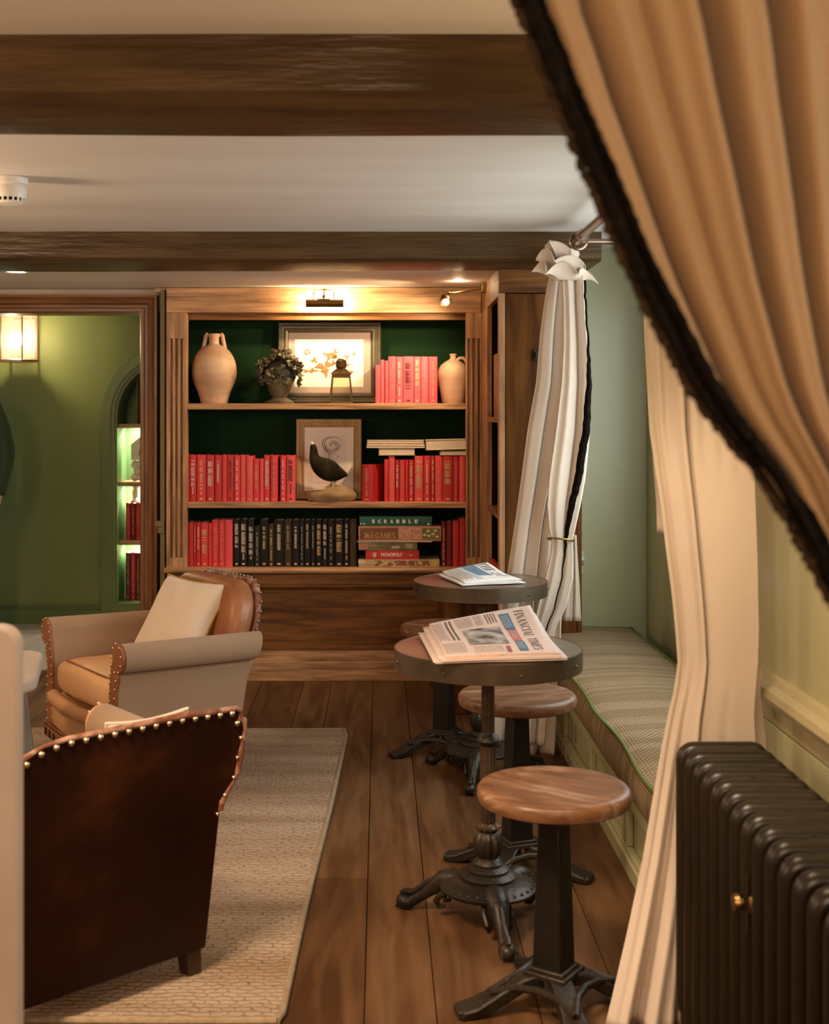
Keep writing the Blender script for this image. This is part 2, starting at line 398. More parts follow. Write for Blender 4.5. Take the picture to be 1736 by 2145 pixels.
# skirting boards
def skirt(name, x0, x1, y0, y1, h, mat, ax):
    m = MB()
    if ax == 'y-': m.box(x0, x1, y0-.018, y0, 0, h-.03).box(x0, x1, y0-.012, y0, h-.03, h-.012).box(x0, x1, y0-.02, y0, h-.012, h)
    if ax == 'x-': m.box(x0-.018, x0, y0, y1, 0, h-.03).box(x0-.012, x0, y0, y1, h-.03, h-.012).box(x0-.02, x0, y0, y1, h-.012, h)
    return struct(name, m, mat, bevel=.003)
skirt('baseboard_hall', -3.95, NX-NR-.1, YH, 0, .125, MATS['green_gloss_paint'], 'y-')
skirt('baseboard_right', XR, 0, -1.6, 3.0, .12, sage_m, 'x-')
# dado rail on the right wall, with its stub on the bay end wall and by the bookcase
DZ = .705
dprof = [(0, -.075), (-.012, -.07), (-.014, -.03), (-.032, -.02), (-.040, -.004), (-.036, .012), (-.018, .020), (-.012, .034), (0, .036)]
tr = MB(); tr.prism([(u, v) for u, v in dprof], lambda u, v, t: (XR+u, t, DZ+v), -1.6, 2.995)
struct('trim_1', tr, M('sage_gloss', (.42, .37, .20), rough=.3, spec=.5))
tr = MB(); tr.prism(dprof, lambda u, v, t: (t, 5.70+u, DZ-.02+v), .87, .915); struct('trim_2', tr, M('pale_sage_gloss', (.50, .52, .42), rough=.35))
tr = MB(); tr.box(-1.100, -1.078, 6.345, 6.60, 0, 1.96); tr.box(-1.122, -1.078, 6.325, 6.36, .775, .80).box(-1.112, -1.078, 6.335, 6.36, .74, .775)
struct('trim_3', tr, M('olive_paint', (.16, .12, .045), rough=.5))
# wainscot panel under the dado
tr = MB().box(XR-.012, XR, -1.6, 2.99, .12, .20).box(XR-.012, XR, -1.6, 2.99, .56, .63)
for y in (-.8, .1, 1.0, 1.9, 2.9): tr.box(XR-.012, XR, y, y+.09, .2, .56)
struct('trim_4', tr, sage_m, bevel=.003)
# door casing: moulded profile along both jambs and the head
DXL, DXR, DZT = -2.21, X(291, 6.40), Z(655, 6.42)
cprof = [(0, 0), (0, -.03), (.006, -.042), (.02, -.042), (.026, -.034), (.04, -.034), (.048, -.05), (.062, -.056), (.07, -.05), (.078, -.058), (.09, -.058), (.09, 0)]
for nm, fn, t0, t1, mt in (('trim_5', lambda u, v, t: (DXR+u, 6.46+v, t if t < 1 else DZT+u), 0.0, 2.0, casing_z),
                           ('trim_6', lambda u, v, t: (DXL-u, 6.46+v, t if t < 1 else DZT+u), 0.0, 2.0, casing_z),
                           ('trim_7', lambda u, v, t: ((DXR+u) if t > 0 else (DXL-u), 6.46+v, DZT+u), -1.0, 1.0, casing_x)):
    struct(nm, MB().prism(cprof, fn, t0, t1), mt)
struct('door_1', MB().box(DXR, DXR+.02, 6.455, 6.62, 0, DZT).box(DXL-.02, DXL, 6.455, 6.62, 0, DZT).box(DXL, DXR, 6.455, 6.62, DZT, DZT+.02)
       .box(DXR-.012, DXR, 6.52, 6.56, 0, DZT), casing_z, bevel=.002)
# beams
def beam(name, y0, y1, z0, z1, cham, x0, x1, wob):
    n = 60; prof = []
    m = MB(); rings = []
    for i in range(n+1):
        x = lerp(x0, x1, i/n)
        a = wob*(math.sin(x*2.1+y0)+.5*math.sin(x*5.3+1))
        b = wob*(math.sin(x*1.7+2+y0)+.4*math.sin(x*6.1))
        rings.append([(x, y0+b*.5, z1), (x, y0+b, z0+cham[1]+a*.4), (x, y0+cham[0]+b*.6, z0+a*.5), (x, y1-.03, z0+b*.4), (x, y1, z0+.03), (x, y1, z1)])
    k = 6; m.add([p for r_ in rings for p in r_], [(i*k+j, i*k+(j+1) % k, (i+1)*k+(j+1) % k, (i+1)*k+j) for i in range(n) for j in range(k)])
    m.add(rings[0], [tuple(range(k))]); m.add(rings[-1], [tuple(range(k))])
    return m
t = beam('b', 2.46, 2.71, 1.924, ZC-.0005, (.075, .034), -2.69, .895, .006)
o = t.build('ceiling_beam', beam_m, origin=(0, 2.58, 1.924)); tag(o, 'wide dark oak ceiling beam nearer the camera with a chamfered lower edge', 'beam')
t = beam('b', 5.10, 5.49, 1.952, ZC-.0005, (.02, .012), -2.69, .895, .005)
o = t.build('ceiling_beam', beam_m, origin=(0, 5.3, 1.952)); tag(o, 'dark oak ceiling beam running in front of the bookcase top', 'beam')
# windows (hidden behind the curtains, the source of daylight)
frame_m = M('white_window_paint', (.7, .7, .66), rough=.4)
wg = thin_glass('window_glass')
for i, (x, y0, y1, z0, z1) in enumerate(((XB+.075, 3.30, 5.28, .72, 1.95), (XR+.3, .2, 1.35, .85, 1.9))):
    m = MB().box(x-.03, x+.03, y0, y0+.06, z0, z1).box(x-.03, x+.03, y1-.06, y1, z0, z1).box(x-.03, x+.03, y0, y1, z0, z0+.06).box(x-.03, x+.03, y0, y1, z1-.06, z1)
    n = 4 if i == 0 else 2
    for k in range(1, n): yy = lerp(y0, y1, k/n); m.box(x-.015, x+.015, yy-.02, yy+.02, z0, z1)
    for k in range(1, 3): zz = lerp(z0, z1, k/3); m.box(x-.015, x+.015, y0, y1, zz-.012, zz+.012)
    w = struct('window_%d' % (i+1), m, frame_m)
    MB().box(x-.002, x+.002, y0+.03, y1-.03, z0+.03, z1-.03).build('pane', wg, w)
    MB().box(x-.072 if i == 0 else x-.3, x, y0-.02, y1+.02, z0-.03, z0).build('sill', frame_m, w, bevel=.005)

# ================================================================ bookcase
YB = 6.33; XL0, XL1, XR0, XR1 = X(348, YB), X(391, YB), X(976, YB), .511
ZHB = Z(655, YB); ZSH = [Z(845, YB), Z(1052, YB), Z(1189, YB)]
bk = thing('bookcase', 'built-in pine bookcase of red and black books with fluted posts and panelled base', 'bookcase', ((XL0+XR1)/2, YB, 0))
def fluted(x0, x1, name, z0=None):
    m = MB(); w = x1-x0; n = 3; g = .012
    poly = [(x0, YB+.06), (x0, YB)]
    zf0, zf1 = ZSH[2]+.05, ZHB-.13
    cx = (x0+x1)/2
    m.box(x0, x1, YB+.022, YB+.06, ZSH[2], ZHB)
    m.box(x0, x1, YB, YB+.023, ZSH[2], zf0).box(x0, x1, YB, YB+.023, zf1, ZHB)
    e = [x0, cx-.031, cx-.019, cx-.0065, cx+.0065, cx+.019, cx+.031, x1]
    for a, b in ((e[0], e[1]), (e[2], e[3]), (e[4], e[5]), (e[6], e[7])): m.box(a, b, YB, YB+.023, zf0, zf1)
    return m.build(name, oakz, bk, bevel=.002)
fluted(XL0, XL1, 'fluted_post'); fluted(XR0, XR1, 'fluted_post')
MB().box(XL0, XR1-.002, YB, YB+.05, ZHB, ZS-.002).build('header', oakx, bk, bevel=.003)
MB().box(XL1-.01, XR0+.01, YB+.05, YB+.085, ZHB-.032, ZHB+.1).build('top_rail', darkpine, bk)
MB().box(XL1-.062, XL1-.045, YB+.062, 6.64, .02, ZS-.01).build('side_panel', oaky, bk); MB().box(XR0+.045, XR0+.062, YB+.062, 6.64, .02, ZS-.01).build('side_panel', oaky, bk)
MB().box(XL1-.062, XR0+.062, 6.64, 6.655, .02, ZS-.01).build('back_panel', greenback_m, bk)
for z in ZSH[:2]: MB().box(XL1, XR0, YB+.01, YB+.064, z-.030, z).box(XL1-.044, XR0+.044, YB+.0635, 6.639, z-.030, z).build('shelf', oakx, bk, bevel=.002)
MB().box(XL0-.012, XR1-.004, YB-.035, 6.63, ZSH[2]-.026, ZSH[2]).build('base_shelf', oakx, bk, bevel=.01)
zb = [0, Z(1386, YB), Z(1364, YB), Z(1226, YB), ZSH[2]-.026]
MB().box(XL0, .30, YB-.004, YB+.04, .0, zb[1]).build('plinth', oakx, bk, bevel=.003)
m = MB().box(XL0, XR1-.004, YB+.004, YB+.045, zb[3], zb[4]).box(XL0, XL0+.09, YB+.004, YB+.045, zb[1], zb[3]).box(.33, XR1-.004, YB+.004, YB+.045, zb[1], zb[3])
m.build('base_frame', darkpine, bk, bevel=.003)
m = MB().box(XL0+.09, .33, YB+.03, YB+.045, zb[1], zb[3]); m.build('base_panel', darkpine, bk)
pr = [(0, 0), (0, .024), (.01, .024), (.016, .010), (.026, .006), (.026, 0)]
m = MB().prism([(0, zb[1]), (0, zb[2]), (.012, zb[2]), (.03, zb[1]+.03), (.03, zb[1])], lambda u, v, t: (t, YB+.03-.03+u*1.0, v), XL0+.09, .33)
m.build('base_moulding', oakx, bk)
m = MB().prism([(0, zb[3]), (.0, zb[3]-.008), (.026, zb[3]-.03), (.026, zb[3])], lambda u, v, t: (t, YB+.004+u, v), XL0+.09, .33)
m.build('panel_moulding', darkpine, bk)

# side unit in the return wall + tall cupboard on its near face
YN = 5.42; XC1 = .866
sd = thing('side_bookcase', 'narrow side bookcase facing left between the fluted post and the tall cupboard', 'bookcase', (.69, 5.9, 0))
y0, y1 = 5.475, 6.02
MB().box(.511, .535, y1, YB+.05, .57, ZHB).build('post', oakz, sd, bevel=.002)
MB().box(.511, .535, YN+.056, YB+.05, ZHB, ZS-.002).build('header', oaky, sd, bevel=.002)
MB().box(.535, XC1-.02, y1+.1, y1+.12, .57, ZS-.01).build('side_panel', darkpinez, sd); MB().box(XC1-.02, XC1, YN+.05, y1+.12, 0, ZS-.01).build('back_panel', greenback_m, sd)
for z in (1.322, .902): MB().box(.514, XC1-.02, y0, y1+.1, z-.024, z).build('shelf', oaky, sd, bevel=.002)
MB().box(.29, .535, 5.62, YB-.04, 0, .53).build('base_cabinet', darkpinez, sd, bevel=.004)
MB().box(.27, XC1-.02, 5.56, YB-.036, .53, .555).build('base_top', darkpine, sd, bevel=.004)
MB().box(.535, XC1-.02, 5.476, y1+.1, .50, .53).build('shelf', oaky, sd)
cp = thing('tall_cupboard', 'tall stained pine cupboard with a latched door behind the far curtain', 'cupboard', (.69, YN, 0))
MB().box(.511, .537, YN, YN+.055, 0, ZHB+.011).build('stile', oakz, cp, bevel=.002)
MB().box(.511, XC1, YN, YN+.05, ZHB+.012, ZS-.012).build('header', darkpine, cp, bevel=.002)
MB().box(XC1-.02, XC1, YN, YN+.05, 0, ZHB+.012).build('stile', darkpinez, cp, bevel=.002)
dr = MB().box(.540, XC1-.021, YN+.004, YN+.035, .08, ZHB+.008).build('door', darkpinez, cp, bevel=.002)
lt = MB().box(X(1116, YN), X(1128, YN), YN-.008, YN+.004, Z(757, YN), Z(732, YN)).box(X(1120, YN), X(1124, YN), YN-.02, YN, Z(752, YN), Z(738, YN)).build('latch', iron_m, dr, bevel=.002)
MB().box(.511, XC1, YN+.01, YN+.05, 0, .078).build('plinth', darkpine, cp)

# ================================================================ lights
light('window_daylight', 'AREA', (XB+.17, 4.30, 1.38), 30, (.90, .98, .97), 1.9, 1.12, target=(-.5, 5.1, .75))
light('near_window_daylight', 'AREA', (XR+.5, .78, 1.4), 8, (.9, .96, .95), 1.0, 1.0, target=(-2, .78, 1.2))
light('room_fill', 'POINT', (-1.75, 1.35, 1.5), 26, (1, .72, .50), .16)  # added warm fill out of frame, no fixture; lifts ceiling and floor
light('room_fill_behind', 'POINT', (.25, -.75, 1.74), 66, (1, .72, .50), .16)  # added fill behind the camera, brightens the drape and near ceiling
light('floor_fill_spot', 'SPOT', (-.75, 1.95, 2.05), 270, (1, .74, .50), .28, target=(-.10, 2.85, 0), spot=1.0, blend=.6)  # added spot without a fixture, brightens the near boards and rug
light('curtain_fill_spot', 'SPOT', (.25, 1.75, 2.05), 72, (1, .74, .52), .10, target=(.78, 2.72, .62), spot=.85, blend=.7)  # extra unseen spot, added to lift the lower part of the near curtain
light('assumed_lamp_right', 'POINT', (.52, 1.95, 1.42), 8, (1, .74, .46), .06)  # assumed lamp hidden by the drape, no fixture; warms near curtain and right wall
light('room_fill_left', 'POINT', (-1.95, 3.7, 1.72), 27, (1, .73, .50), .12)  # added fill beyond the left edge for the far armchair, header and ceiling
# ================================================================ books
ORD = ['first', 'second', 'third', 'fourth', 'fifth', 'sixth', 'seventh', 'eighth', 'ninth', 'tenth', 'eleventh', 'twelfth', 'thirteenth',
       'fourteenth', 'fifteenth', 'sixteenth', 'seventeenth', 'eighteenth', 'nineteenth', 'twentieth']
page_m = M('book_pages', (.62, .50, .36), (.70, .58, .43), scale=3, stretch=(90, 1, 90), rough=.9)
cover_m = {
 'red': M('red_cloth_cover', (.58, .034, .037), (.66, .042, .045), scale=5, rough=.5),
 'bright red': M('bright_red_cover', (.70, .065, .07), (.76, .08, .085), scale=5, rough=.45),
 'deep red': M('deep_red_cover', (.44, .020, .020), (.52, .026, .026), scale=5, rough=.45),
 'pinkish red': M('pinkish_red_cover', (.68, .095, .115), (.74, .11, .13), scale=5, rough=.5),
 'maroon': M('maroon_cover', (.13, .010, .010), (.19, .014, .012), scale=5, rough=.4),
 'black': M('black_cover', (.014, .011, .009), (.022, .017, .013), scale=5, rough=.45, spec=.15),
 'dark brown': M('dark_brown_cover', (.050, .030, .016), (.065, .04, .02), scale=5, rough=.5, spec=.15),
 'dark green': M('dark_green_cover', (.018, .026, .012), (.025, .034, .016), scale=5, rough=.5, spec=.15),
 'brown': M('brown_cover', (.22, .13, .06), (.28, .17, .08), scale=5, rough=.6),
 'tan': M('tan_cover', (.42, .30, .19), (.50, .36, .23), scale=5, rough=.6),
 'cream': M('cream_cover', (.62, .48, .36), (.68, .54, .41), scale=5, rough=.6)}
ink = {'pale': M('pale_lettering', (.66, .52, .40), rough=.5), 'gold': M('gold_lettering', (.60, .42, .20), rough=.4),
       'dark': M('dark_lettering', (.06, .012, .010), rough=.5), 'faint': M('faint_lettering', (.66, .20, .15), rough=.5),
       'grey': M('grey_lettering', (.30, .27, .22), rough=.5), 'red': M('red_lettering', (.42, .05, .04), rough=.5)}
def book(x0, x1, zb, zt, y, colour, style, label, group, depth=.15, lean=0.0, parent_rot=0.0):
    cx = (x0+x1)/2; w = max(x1-x0-.0012, .006); h = zt-zb
    t = thing('book', label, 'book', (cx, y, zb+.0004)); t['group'] = group
    b = MB(); th = .0022; n = 6; r = .004
    prof = [(-w/2, depth), (-w/2, r)]+[(-w/2*math.cos(PI*k/n), r-r*1.2*math.sin(PI*k/n)) for k in range(1, n)]+[(w/2, r), (w/2, depth), (w/2-th, depth), (w/2-th, r+th), (-w/2+th, r+th), (-w/2+th, depth)]
    b.prism(prof, lambda u, v, q: (u, v, q), 0, h)
    b.build('cover', cover_m[colour], t, local=True)
    MB().box(-w/2+th, w/2-th, r+th, depth-.004, .003, h-.004).build('pages', page_m, t, local=True)
    if style != 'plain':
        m = MB(); yy = -.0014; zz = h*R.uniform(.84, .93); stop = h*R.uniform(.25, .45); cw = w*.2
        off = R.choice((0, 0, .0)); bold = style.startswith('bold'); st = style.replace('bold ', '')
        ww = w*(.30 if bold else .17)
        while zz > stop:
            s = h*R.uniform(.020, .034)
            m.box(off-ww, off+ww, yy, yy+.001, zz-s*.80, zz-s*.52); m.box(off-ww, off+ww*R.uniform(-.3, .9), yy, yy+.001, zz-s*.26, zz)
            if R.random() < .5: m.box(off-ww*.3, off+ww*.2, yy, yy+.001, zz-s*.6, zz-s*.1)
            zz -= s
            if R.random() < .16: zz -= h*.03
        if R.random() < .6:
            zz = stop-h*.05
            while zz > h*.16:
                s = h*.022; m.box(-w*.1, w*.1, yy, yy+.001, zz-s*.65, zz); zz -= s
        if R.random() < .8: MB().box(-w*.17, w*.17, yy, yy+.001, h*.04, h*.075).build('spine_mark', ink[st], t, local=True)
        m.build('spine_lettering', ink[st], t, local=True)
    if lean: t.rotation_euler = (0, lean, 0)
    return t
YS = 6.365
def row(spans, x0, sc, y0, zb, spec, fmt, group, depth=.15, jit=.006, rev=False):
    n = len(spans)
    for i, (a, b, top) in enumerate(spans):
        c, s = spec[i] if i < len(spec) else ('red', 'pale')
        xa, xb = X(x0+sc*a, YS), X(x0+sc*b, YS); zt = Z(y0+sc*top, YS)
        k = n-1-i if rev else i
        sty = {'plain': 'a plain spine', 'pale': 'pale spine lettering', 'bold pale': 'broad pale lettering', 'gold': 'gold spine lettering', 'dark': 'dark spine lettering',
               'faint': 'faint spine lettering', 'grey': 'grey spine lettering', 'red': 'red spine lettering', 'bold gold': 'broad gold lettering', 'bold dark': 'broad dark lettering', 'bold grey': 'broad grey lettering'}[s]
        book(xa, xb, zb, zt, YS+R.uniform(0, jit), c, s, fmt % (c, sty, ORD[k]), group, depth)
# top shelf
row([(780, 818, 452), (818, 850, 412), (852, 880, 418), (880, 936, 386), (938, 990, 388), (992, 1072, 386), (1074, 1124, 388), (1126, 1182, 388), (1184, 1252, 388)],
    570, .2765, 640, ZSH[0],
    [('pinkish red', 'plain'), ('pinkish red', 'plain'), ('pinkish red', 'faint'), ('pinkish red', 'faint'), ('pinkish red', 'pale'), ('pinkish red', 'bold dark'), ('pinkish red', 'bold gold'), ('pinkish red', 'faint'), ('bright red', 'faint')],
    '%s book with %s, %s from the picture on the top shelf', 'red books on the top shelf')
# middle shelf, left run
row([(62, 90, 505), (91, 165, 505), (170, 278, 505), (282, 370, 505), (375, 455, 508), (458, 515, 505), (515, 595, 505), (597, 665, 508), (667, 733, 508), (735, 812, 515),
     (814, 885, 548), (887, 933, 548), (935, 1005, 508), (1010, 1095, 508), (1120, 1188, 510), (1192, 1288, 510)], 380, .1843, 860, ZSH[1],
    [('red', 'faint'), ('deep red', 'bold pale'), ('red', 'gold'), ('deep red', 'bold pale'), ('deep red', 'pale'), ('red', 'plain'), ('deep red', 'dark'), ('red', 'pale'), ('bright red', 'faint'), ('bright red', 'faint'),
     ('red', 'gold'), ('bright red', 'plain'), ('red', 'bold pale'), ('red', 'faint'), ('red', 'pale'), ('bright red', 'bold dark')],
    '%s book with %s, %s from the left post on the middle shelf', 'red books left of the bird picture')
# middle shelf, right run
row([(750, 785, 395), (787, 838, 368), (842, 872, 398), (874, 919, 398), (921, 944, 398), (946, 992, 398), (996, 1068, 368), (1072, 1125, 366), (1127, 1160, 366), (1162, 1222, 366), (1224, 1306, 366), (1308, 1355, 368), (1357, 1405, 366), (1406, 1425, 366)],
    610, .2592, 860, ZSH[1],
    [('red', 'plain'), ('bright red', 'faint'), ('deep red', 'bold pale'), ('red', 'faint'), ('red', 'plain'), ('deep red', 'pale'), ('bright red', 'bold gold'), ('red', 'pale'), ('deep red', 'pale'), ('bright red', 'faint'), ('deep red', 'bold gold'), ('deep red', 'faint'), ('bright red', 'faint'), ('red', 'pale')],
    '%s book with %s, %s from the thick book on the middle shelf', 'red books right of the bird picture')
t = book(0, .062, ZSH[1], Z(860+.2592*437, YS), 0, 'deep red', 'faint', 'thick deep red book standing turned between the bird picture and the red row', 'thick red book', depth=.12)
t.location = (X(768, YS), YS, ZSH[1]+.0004); t.rotation_euler = (0, 0, math.radians(-28)); del t['group']
# bottom shelf
row([(66, 135, 185), (136, 165, 188), (166, 215, 190), (217, 305, 190), (306, 345, 195), (346, 418, 160), (420, 490, 160), (492, 582, 160)], 380, .1843, 1060, ZSH[2],
    [('deep red', 'plain'), ('deep red', 'gold'), ('deep red', 'pale'), ('red', 'bold gold'), ('red', 'plain'), ('red', 'faint'), ('red', 'faint'), ('bright red', 'plain')],
    '%s book with %s, %s from the left post on the bottom shelf', 'red books on the bottom shelf')
bl = [(592, 660, 155), (662, 745, 155), (750, 825, 155), (828, 890, 230), (892, 985, 155), (988, 1048, 205), (1050, 1165, 165), (1168, 1250, 165), (1255, 1340, 160), (1342, 1394, 160), (1395, 1465, 160),
      (1467, 1520, 160), (1525, 1595, 160), (1598, 1660, 165), (1662, 1736, 165), (1741, 1840, 160), (1842, 1908, 158), (1911, 1990, 164)]
row(bl, 380, .1843, 1060, ZSH[2],
    [('black', 'bold pale'), ('black', 'bold pale'), ('black', 'bold pale'), ('dark green', 'grey'), ('black', 'gold'), ('dark brown', 'gold'), ('black', 'pale'), ('dark brown', 'grey'), ('black', 'pale'), ('black', 'grey'),
     ('black', 'gold'), ('black', 'grey'), ('black', 'bold gold'), ('black', 'bold pale'), ('black', 'grey'), ('black', 'bold gold'), ('black', 'pale'), ('dark brown', 'plain')],
    '%s book with %s, %s from the red books on the bottom shelf', 'black books on the bottom shelf')
row([(1132, 1176, 150), (1180, 1235, 150), (1237, 1300, 142), (1301, 1356, 120)], 670, .2247, 1060, ZSH[2],
    [('maroon', 'gold'), ('maroon', 'plain'), ('deep red', 'plain'), ('deep red', 'plain')],
    '%s book with %s, %s from the board games on the bottom shelf', 'dark red books on the bottom shelf')
# books lying flat on the red books
def flat_book(x0, x1, z0, z1, y, colour, label, depth=.13, rot=0, group=None, tilt=0):
    t = thing('book', label, 'book', ((x0+x1)/2, y, z0+.0006)); t.rotation_euler = (0, tilt, rot)
    w = x1-x0; h = z1-z0-.0008; th = min(.003, h*.2)
    MB().box(-w/2, w/2, 0, depth, 0, th).box(-w/2, w/2, 0, depth, h-th, h).box(-w/2, w/2, depth-.003, depth, 0, h).build('cover', cover_m[colour], t, local=True, bevel=.0008)
    MB().box(-w/2+.003, w/2-.003, .003, depth-.003, th, h-th).build('pages', page_m, t, local=True)
    if group: t['group'] = group
    return t
zx = lambda v: X(610+.2592*v, YS); zz = lambda v: Z(860+.2592*v, YS)
zt0 = zz(366)
flat_book(zx(705), zx(1000), zt0+.0015, zt0+.0375, YS-.002, 'tan', 'tan book lying flat on red books beneath three thin cream books', .14)
b0 = zt0+.039
for k, lb in enumerate(('bottom', 'middle', 'top')):
    flat_book(zx(606)+.002*k, zx(1082)-.003*k, b0+.0133*k, b0+.0133*(k+1), YS-.004, 'cream', 'thin cream book lying flat on the middle shelf, %s of a stack of three' % lb, .15, group='thin cream books lying flat')
flat_book(zx(1200), zx(1414), zt0+.0015, zt0+.026, YS-.002, 'brown', 'brown book lying flat on red books against the right fluted post', .14)
flat_book(zx(1086), zx(1414), zt0+.030, zt0+.083, YS-.006, 'cream', 'thick cream book with a wavy edge lying flat beside the right post', .15, tilt=math.radians(-1.5))
# ---------------------------------------------------------------- board games
gx = lambda v: X(670+.2247*v, YS-.01); gz = lambda v: Z(1060+.2247*v, YS-.01); YG = YS-.012
gs = 'board games stacked on the bottom shelf'
def game(name, x0, x1, z0, z1, depth, mat, label, rot=0, lid=.7):
    t = thing(name, label, 'board game', ((x0+x1)/2, YG+depth/2, z0+.0006), group=gs); t.rotation_euler = (0, 0, rot)
    w = x1-x0; h = z1-z0-.001
    MB().box(-w/2, w/2, -depth/2, depth/2, h*(1-lid), h).build('lid', mat, t, local=True, bevel=.0015)
    MB().box(-w/2+.0015, w/2-.0015, -depth/2+.0015, depth/2-.0015, 0, h*(1-lid)+.001).build('tray', mat, t, local=True)
    return t, w, h, depth
def face_fn(w, h, depth, a0, a1, b0, b1, e=.0006):
    return lambda u, v: (lerp(a0, a1, u)*w-w/2, -depth/2-e, lerp(b0, b1, v)*h)
def patch(t, name, w, h, d, a0, a1, b0, b1, mat, e=.0004):
    MB().box(a0*w-w/2, a1*w-w/2, -d/2-e, -d/2+.0005, b0*h, b1*h).build(name, mat, t, local=True)
multi_m = M('busy_print', (.40, .06, .04), (.62, .45, .22), scale=45, rough=.45, c3=(.10, .08, .04), lo=.42, hi=.58, detail=2)
z0 = ZSH[2]
zs_ = [z0, gz(498), gz(412), gz(332), gz(188), gz(98)]
t, w, h, d = game('board_game', gx(358), gx(1115), zs_[0], zs_[1], .20, M('beige_box', (.50, .36, .22), rough=.5), 'wide board game box with a busy printed side, bottom of the game stack')
patch(t, 'label', w, h, d, .20, .88, .15, .85, multi_m); patch(t, 'label', w, h, d, .0, .08, .5, .95, MATS['pale_lettering']); patch(t, 'label', w, h, d, .39, .63, -.0, .12, MATS['pale_lettering']); patch(t, 'label', w, h, d, .39, .63, .88, .99, MATS['pale_lettering'])
m = MB().lathe([(.0001, -.0012), (.034/2, -.0012), (.034/2, .001)], seg=20); m.v = [Vector((p.x+.435*w, -d/2+p.z, p.y+h*.5)) for p in m.v]; m.build('yellow_disc', M('yellow_print', (.60, .46, .10), rough=.5), t, local=True)
t, w, h, d = game('board_game', gx(425), gx(925), zs_[1], zs_[2], .19, M('game_red', (.58, .035, .03), rough=.4), 'red board game box with MONOPOLY on its side')
vs, fs = fit_text('MONOPOLY', face_fn(w, h, d, .29, .69, .30, .72), bold=.03); MB().add(vs, fs).build('lettering', MATS['white_plastic'], t, local=True)
patch(t, 'label', w, h, d, .81, .87, .42, .52, MATS['pale_lettering']); patch(t, 'label', w, h, d, .14, .20, .25, .75, M('pale_print', (.62, .45, .40), rough=.5))
t, w, h, d = game('board_game', gx(352), gx(900), zs_[2], zs_[3], .18, M('olive_box', (.17, .15, .07), (.26, .22, .11), scale=20, rough=.5), 'olive board game box with loose paper on top, middle of the game stack', rot=math.radians(3))
patch(t, 'label', w, h, d, .56, .70, .2, .5, MATS['pale_lettering']); patch(t, 'label', w, h, d, .80, .92, .2, .8, M('sage_print', (.42, .42, .25), rough=.5)); patch(t, 'label', w, h, d, .0, .16, .1, .8, M('rust_print', (.40, .18, .12), rough=.5))
o = MB().box(gx(350), gx(1050), YG-.012, YG+.15, zs_[3]+.0002, zs_[3]+.0018).build('game_board', M('paper_cream', (.66, .56, .44), rough=.7), origin=((gx(350)+gx(1050))/2, YG+.07, zs_[3])); tag(o, 'loose cream game board lying between the boxes of the game stack', 'game board')
o.rotation_euler = (0, 0, math.radians(-3))
t, w, h, d = game('board_game', gx(358), gx(1130), zs_[3]+.0025, zs_[4], .20, M('game_pink', (.46, .19, .13), (.52, .24, .16), scale=30, rough=.45), 'wide pinkish brown board game box reading 365 GAMES')
patch(t, 'label', w, h, d, .02, .48, .12, .90, M('game_dark', (.16, .05, .02), (.22, .075, .03), scale=9, rough=.45))
vs, fs = serif_geo('365', face_fn(w, h, d, .06, .185, .20, .56, .0009)); MB().add(vs, fs).build('lettering', ink['gold'], t, local=True)
vs, fs = serif_geo('GAMES', face_fn(w, h, d, .205, .45, .20, .56, .0009)); MB().add(vs, fs).build('lettering', ink['gold'], t, local=True)
patch(t, 'label', w, h, d, .49, .76, .15, .88, M('game_speckle', (.42, .20, .13), (.58, .33, .22), scale=90, rough=.5, lo=.45, hi=.55))
patch(t, 'label', w, h, d, .77, .985, .10, .86, M('game_olive', (.14, .12, .03), (.20, .17, .05), scale=30, rough=.5))
m = MB()
for cx, cy in ((.80, .42), (.85, .36), (.90, .48), (.95, .30), (.84, .68), (.93, .70)):
    for q in [dict()]:
        ring = [(cx*w-w/2+.0085*math.cos(a), -d/2-.0009, cy*h+.0062*math.sin(a)) for a in [2*PI*k/12 for k in range(12)]]; m.add(ring, [tuple(range(12))])
m.build('tiles_print', M('bone_print', (.62, .55, .38), rough=.5), t, local=True)
t, w, h, d = game('board_game', gx(368), gx(1045), zs_[4], zs_[5], .19, M('game_green', (.012, .085, .050), (.016, .10, .06), scale=10, rough=.4), 'green board game box reading SCRABBLE, topmost of the game stack')
for i, ch in enumerate('SCRABBLE'):
    a = .17+.0845*i
    vs, fs = fit_text(ch, face_fn(w, h, d, a, a+.042, .30, .70), bold=.03); MB().add(vs, fs).build('letter', MATS['white_plastic'], t, local=True)
patch(t, 'mark', w, h, d, .012, .03, .18, .32, MATS['white_plastic']); patch(t, 'mark', w, h, d, .055, .075, .18, .32, MATS['white_plastic']); patch(t, 'mark', w, h, d, .935, .965, .12, .32, MATS['pale_lettering'])

# ================================================================ top shelf objects
clay = M('stoneware', (.46, .29, .17), (.60, .41, .26), scale=5, stretch=(1, 1, 3), rough=.5, bump=.08, bscale=40, bstretch=(.3, .3, 4), c3=(.55, .34, .22))
zt = ZSH[0]; yj = 6.47
jx = X(448.5, yj); k_ = yj/F; jb = zt+.0005
t = thing('stoneware_jar', 'tall two-handled buff stoneware jar at the left end of the top shelf', 'jar', (jx, yj, jb))
H = (Z(697, yj)-Z(843, yj)); s = H/146
pj = [(.001, 0), (27, 0), (28.5, 3), (30, 10), (34, 23), (39, 34), (43, 44), (46, 56), (47, 66), (46.3, 78), (44, 88), (40, 98), (34.5, 107), (28, 114), (21, 119.5), (14, 122), (11, 125), (10.5, 138), (12, 142), (12.5, 146), (10, 146), (9, 140), (9, 120)]
MB().lathe([(r*s, z*s) for r, z in pj], (jx, yj, jb), 40).build('body', clay, t)
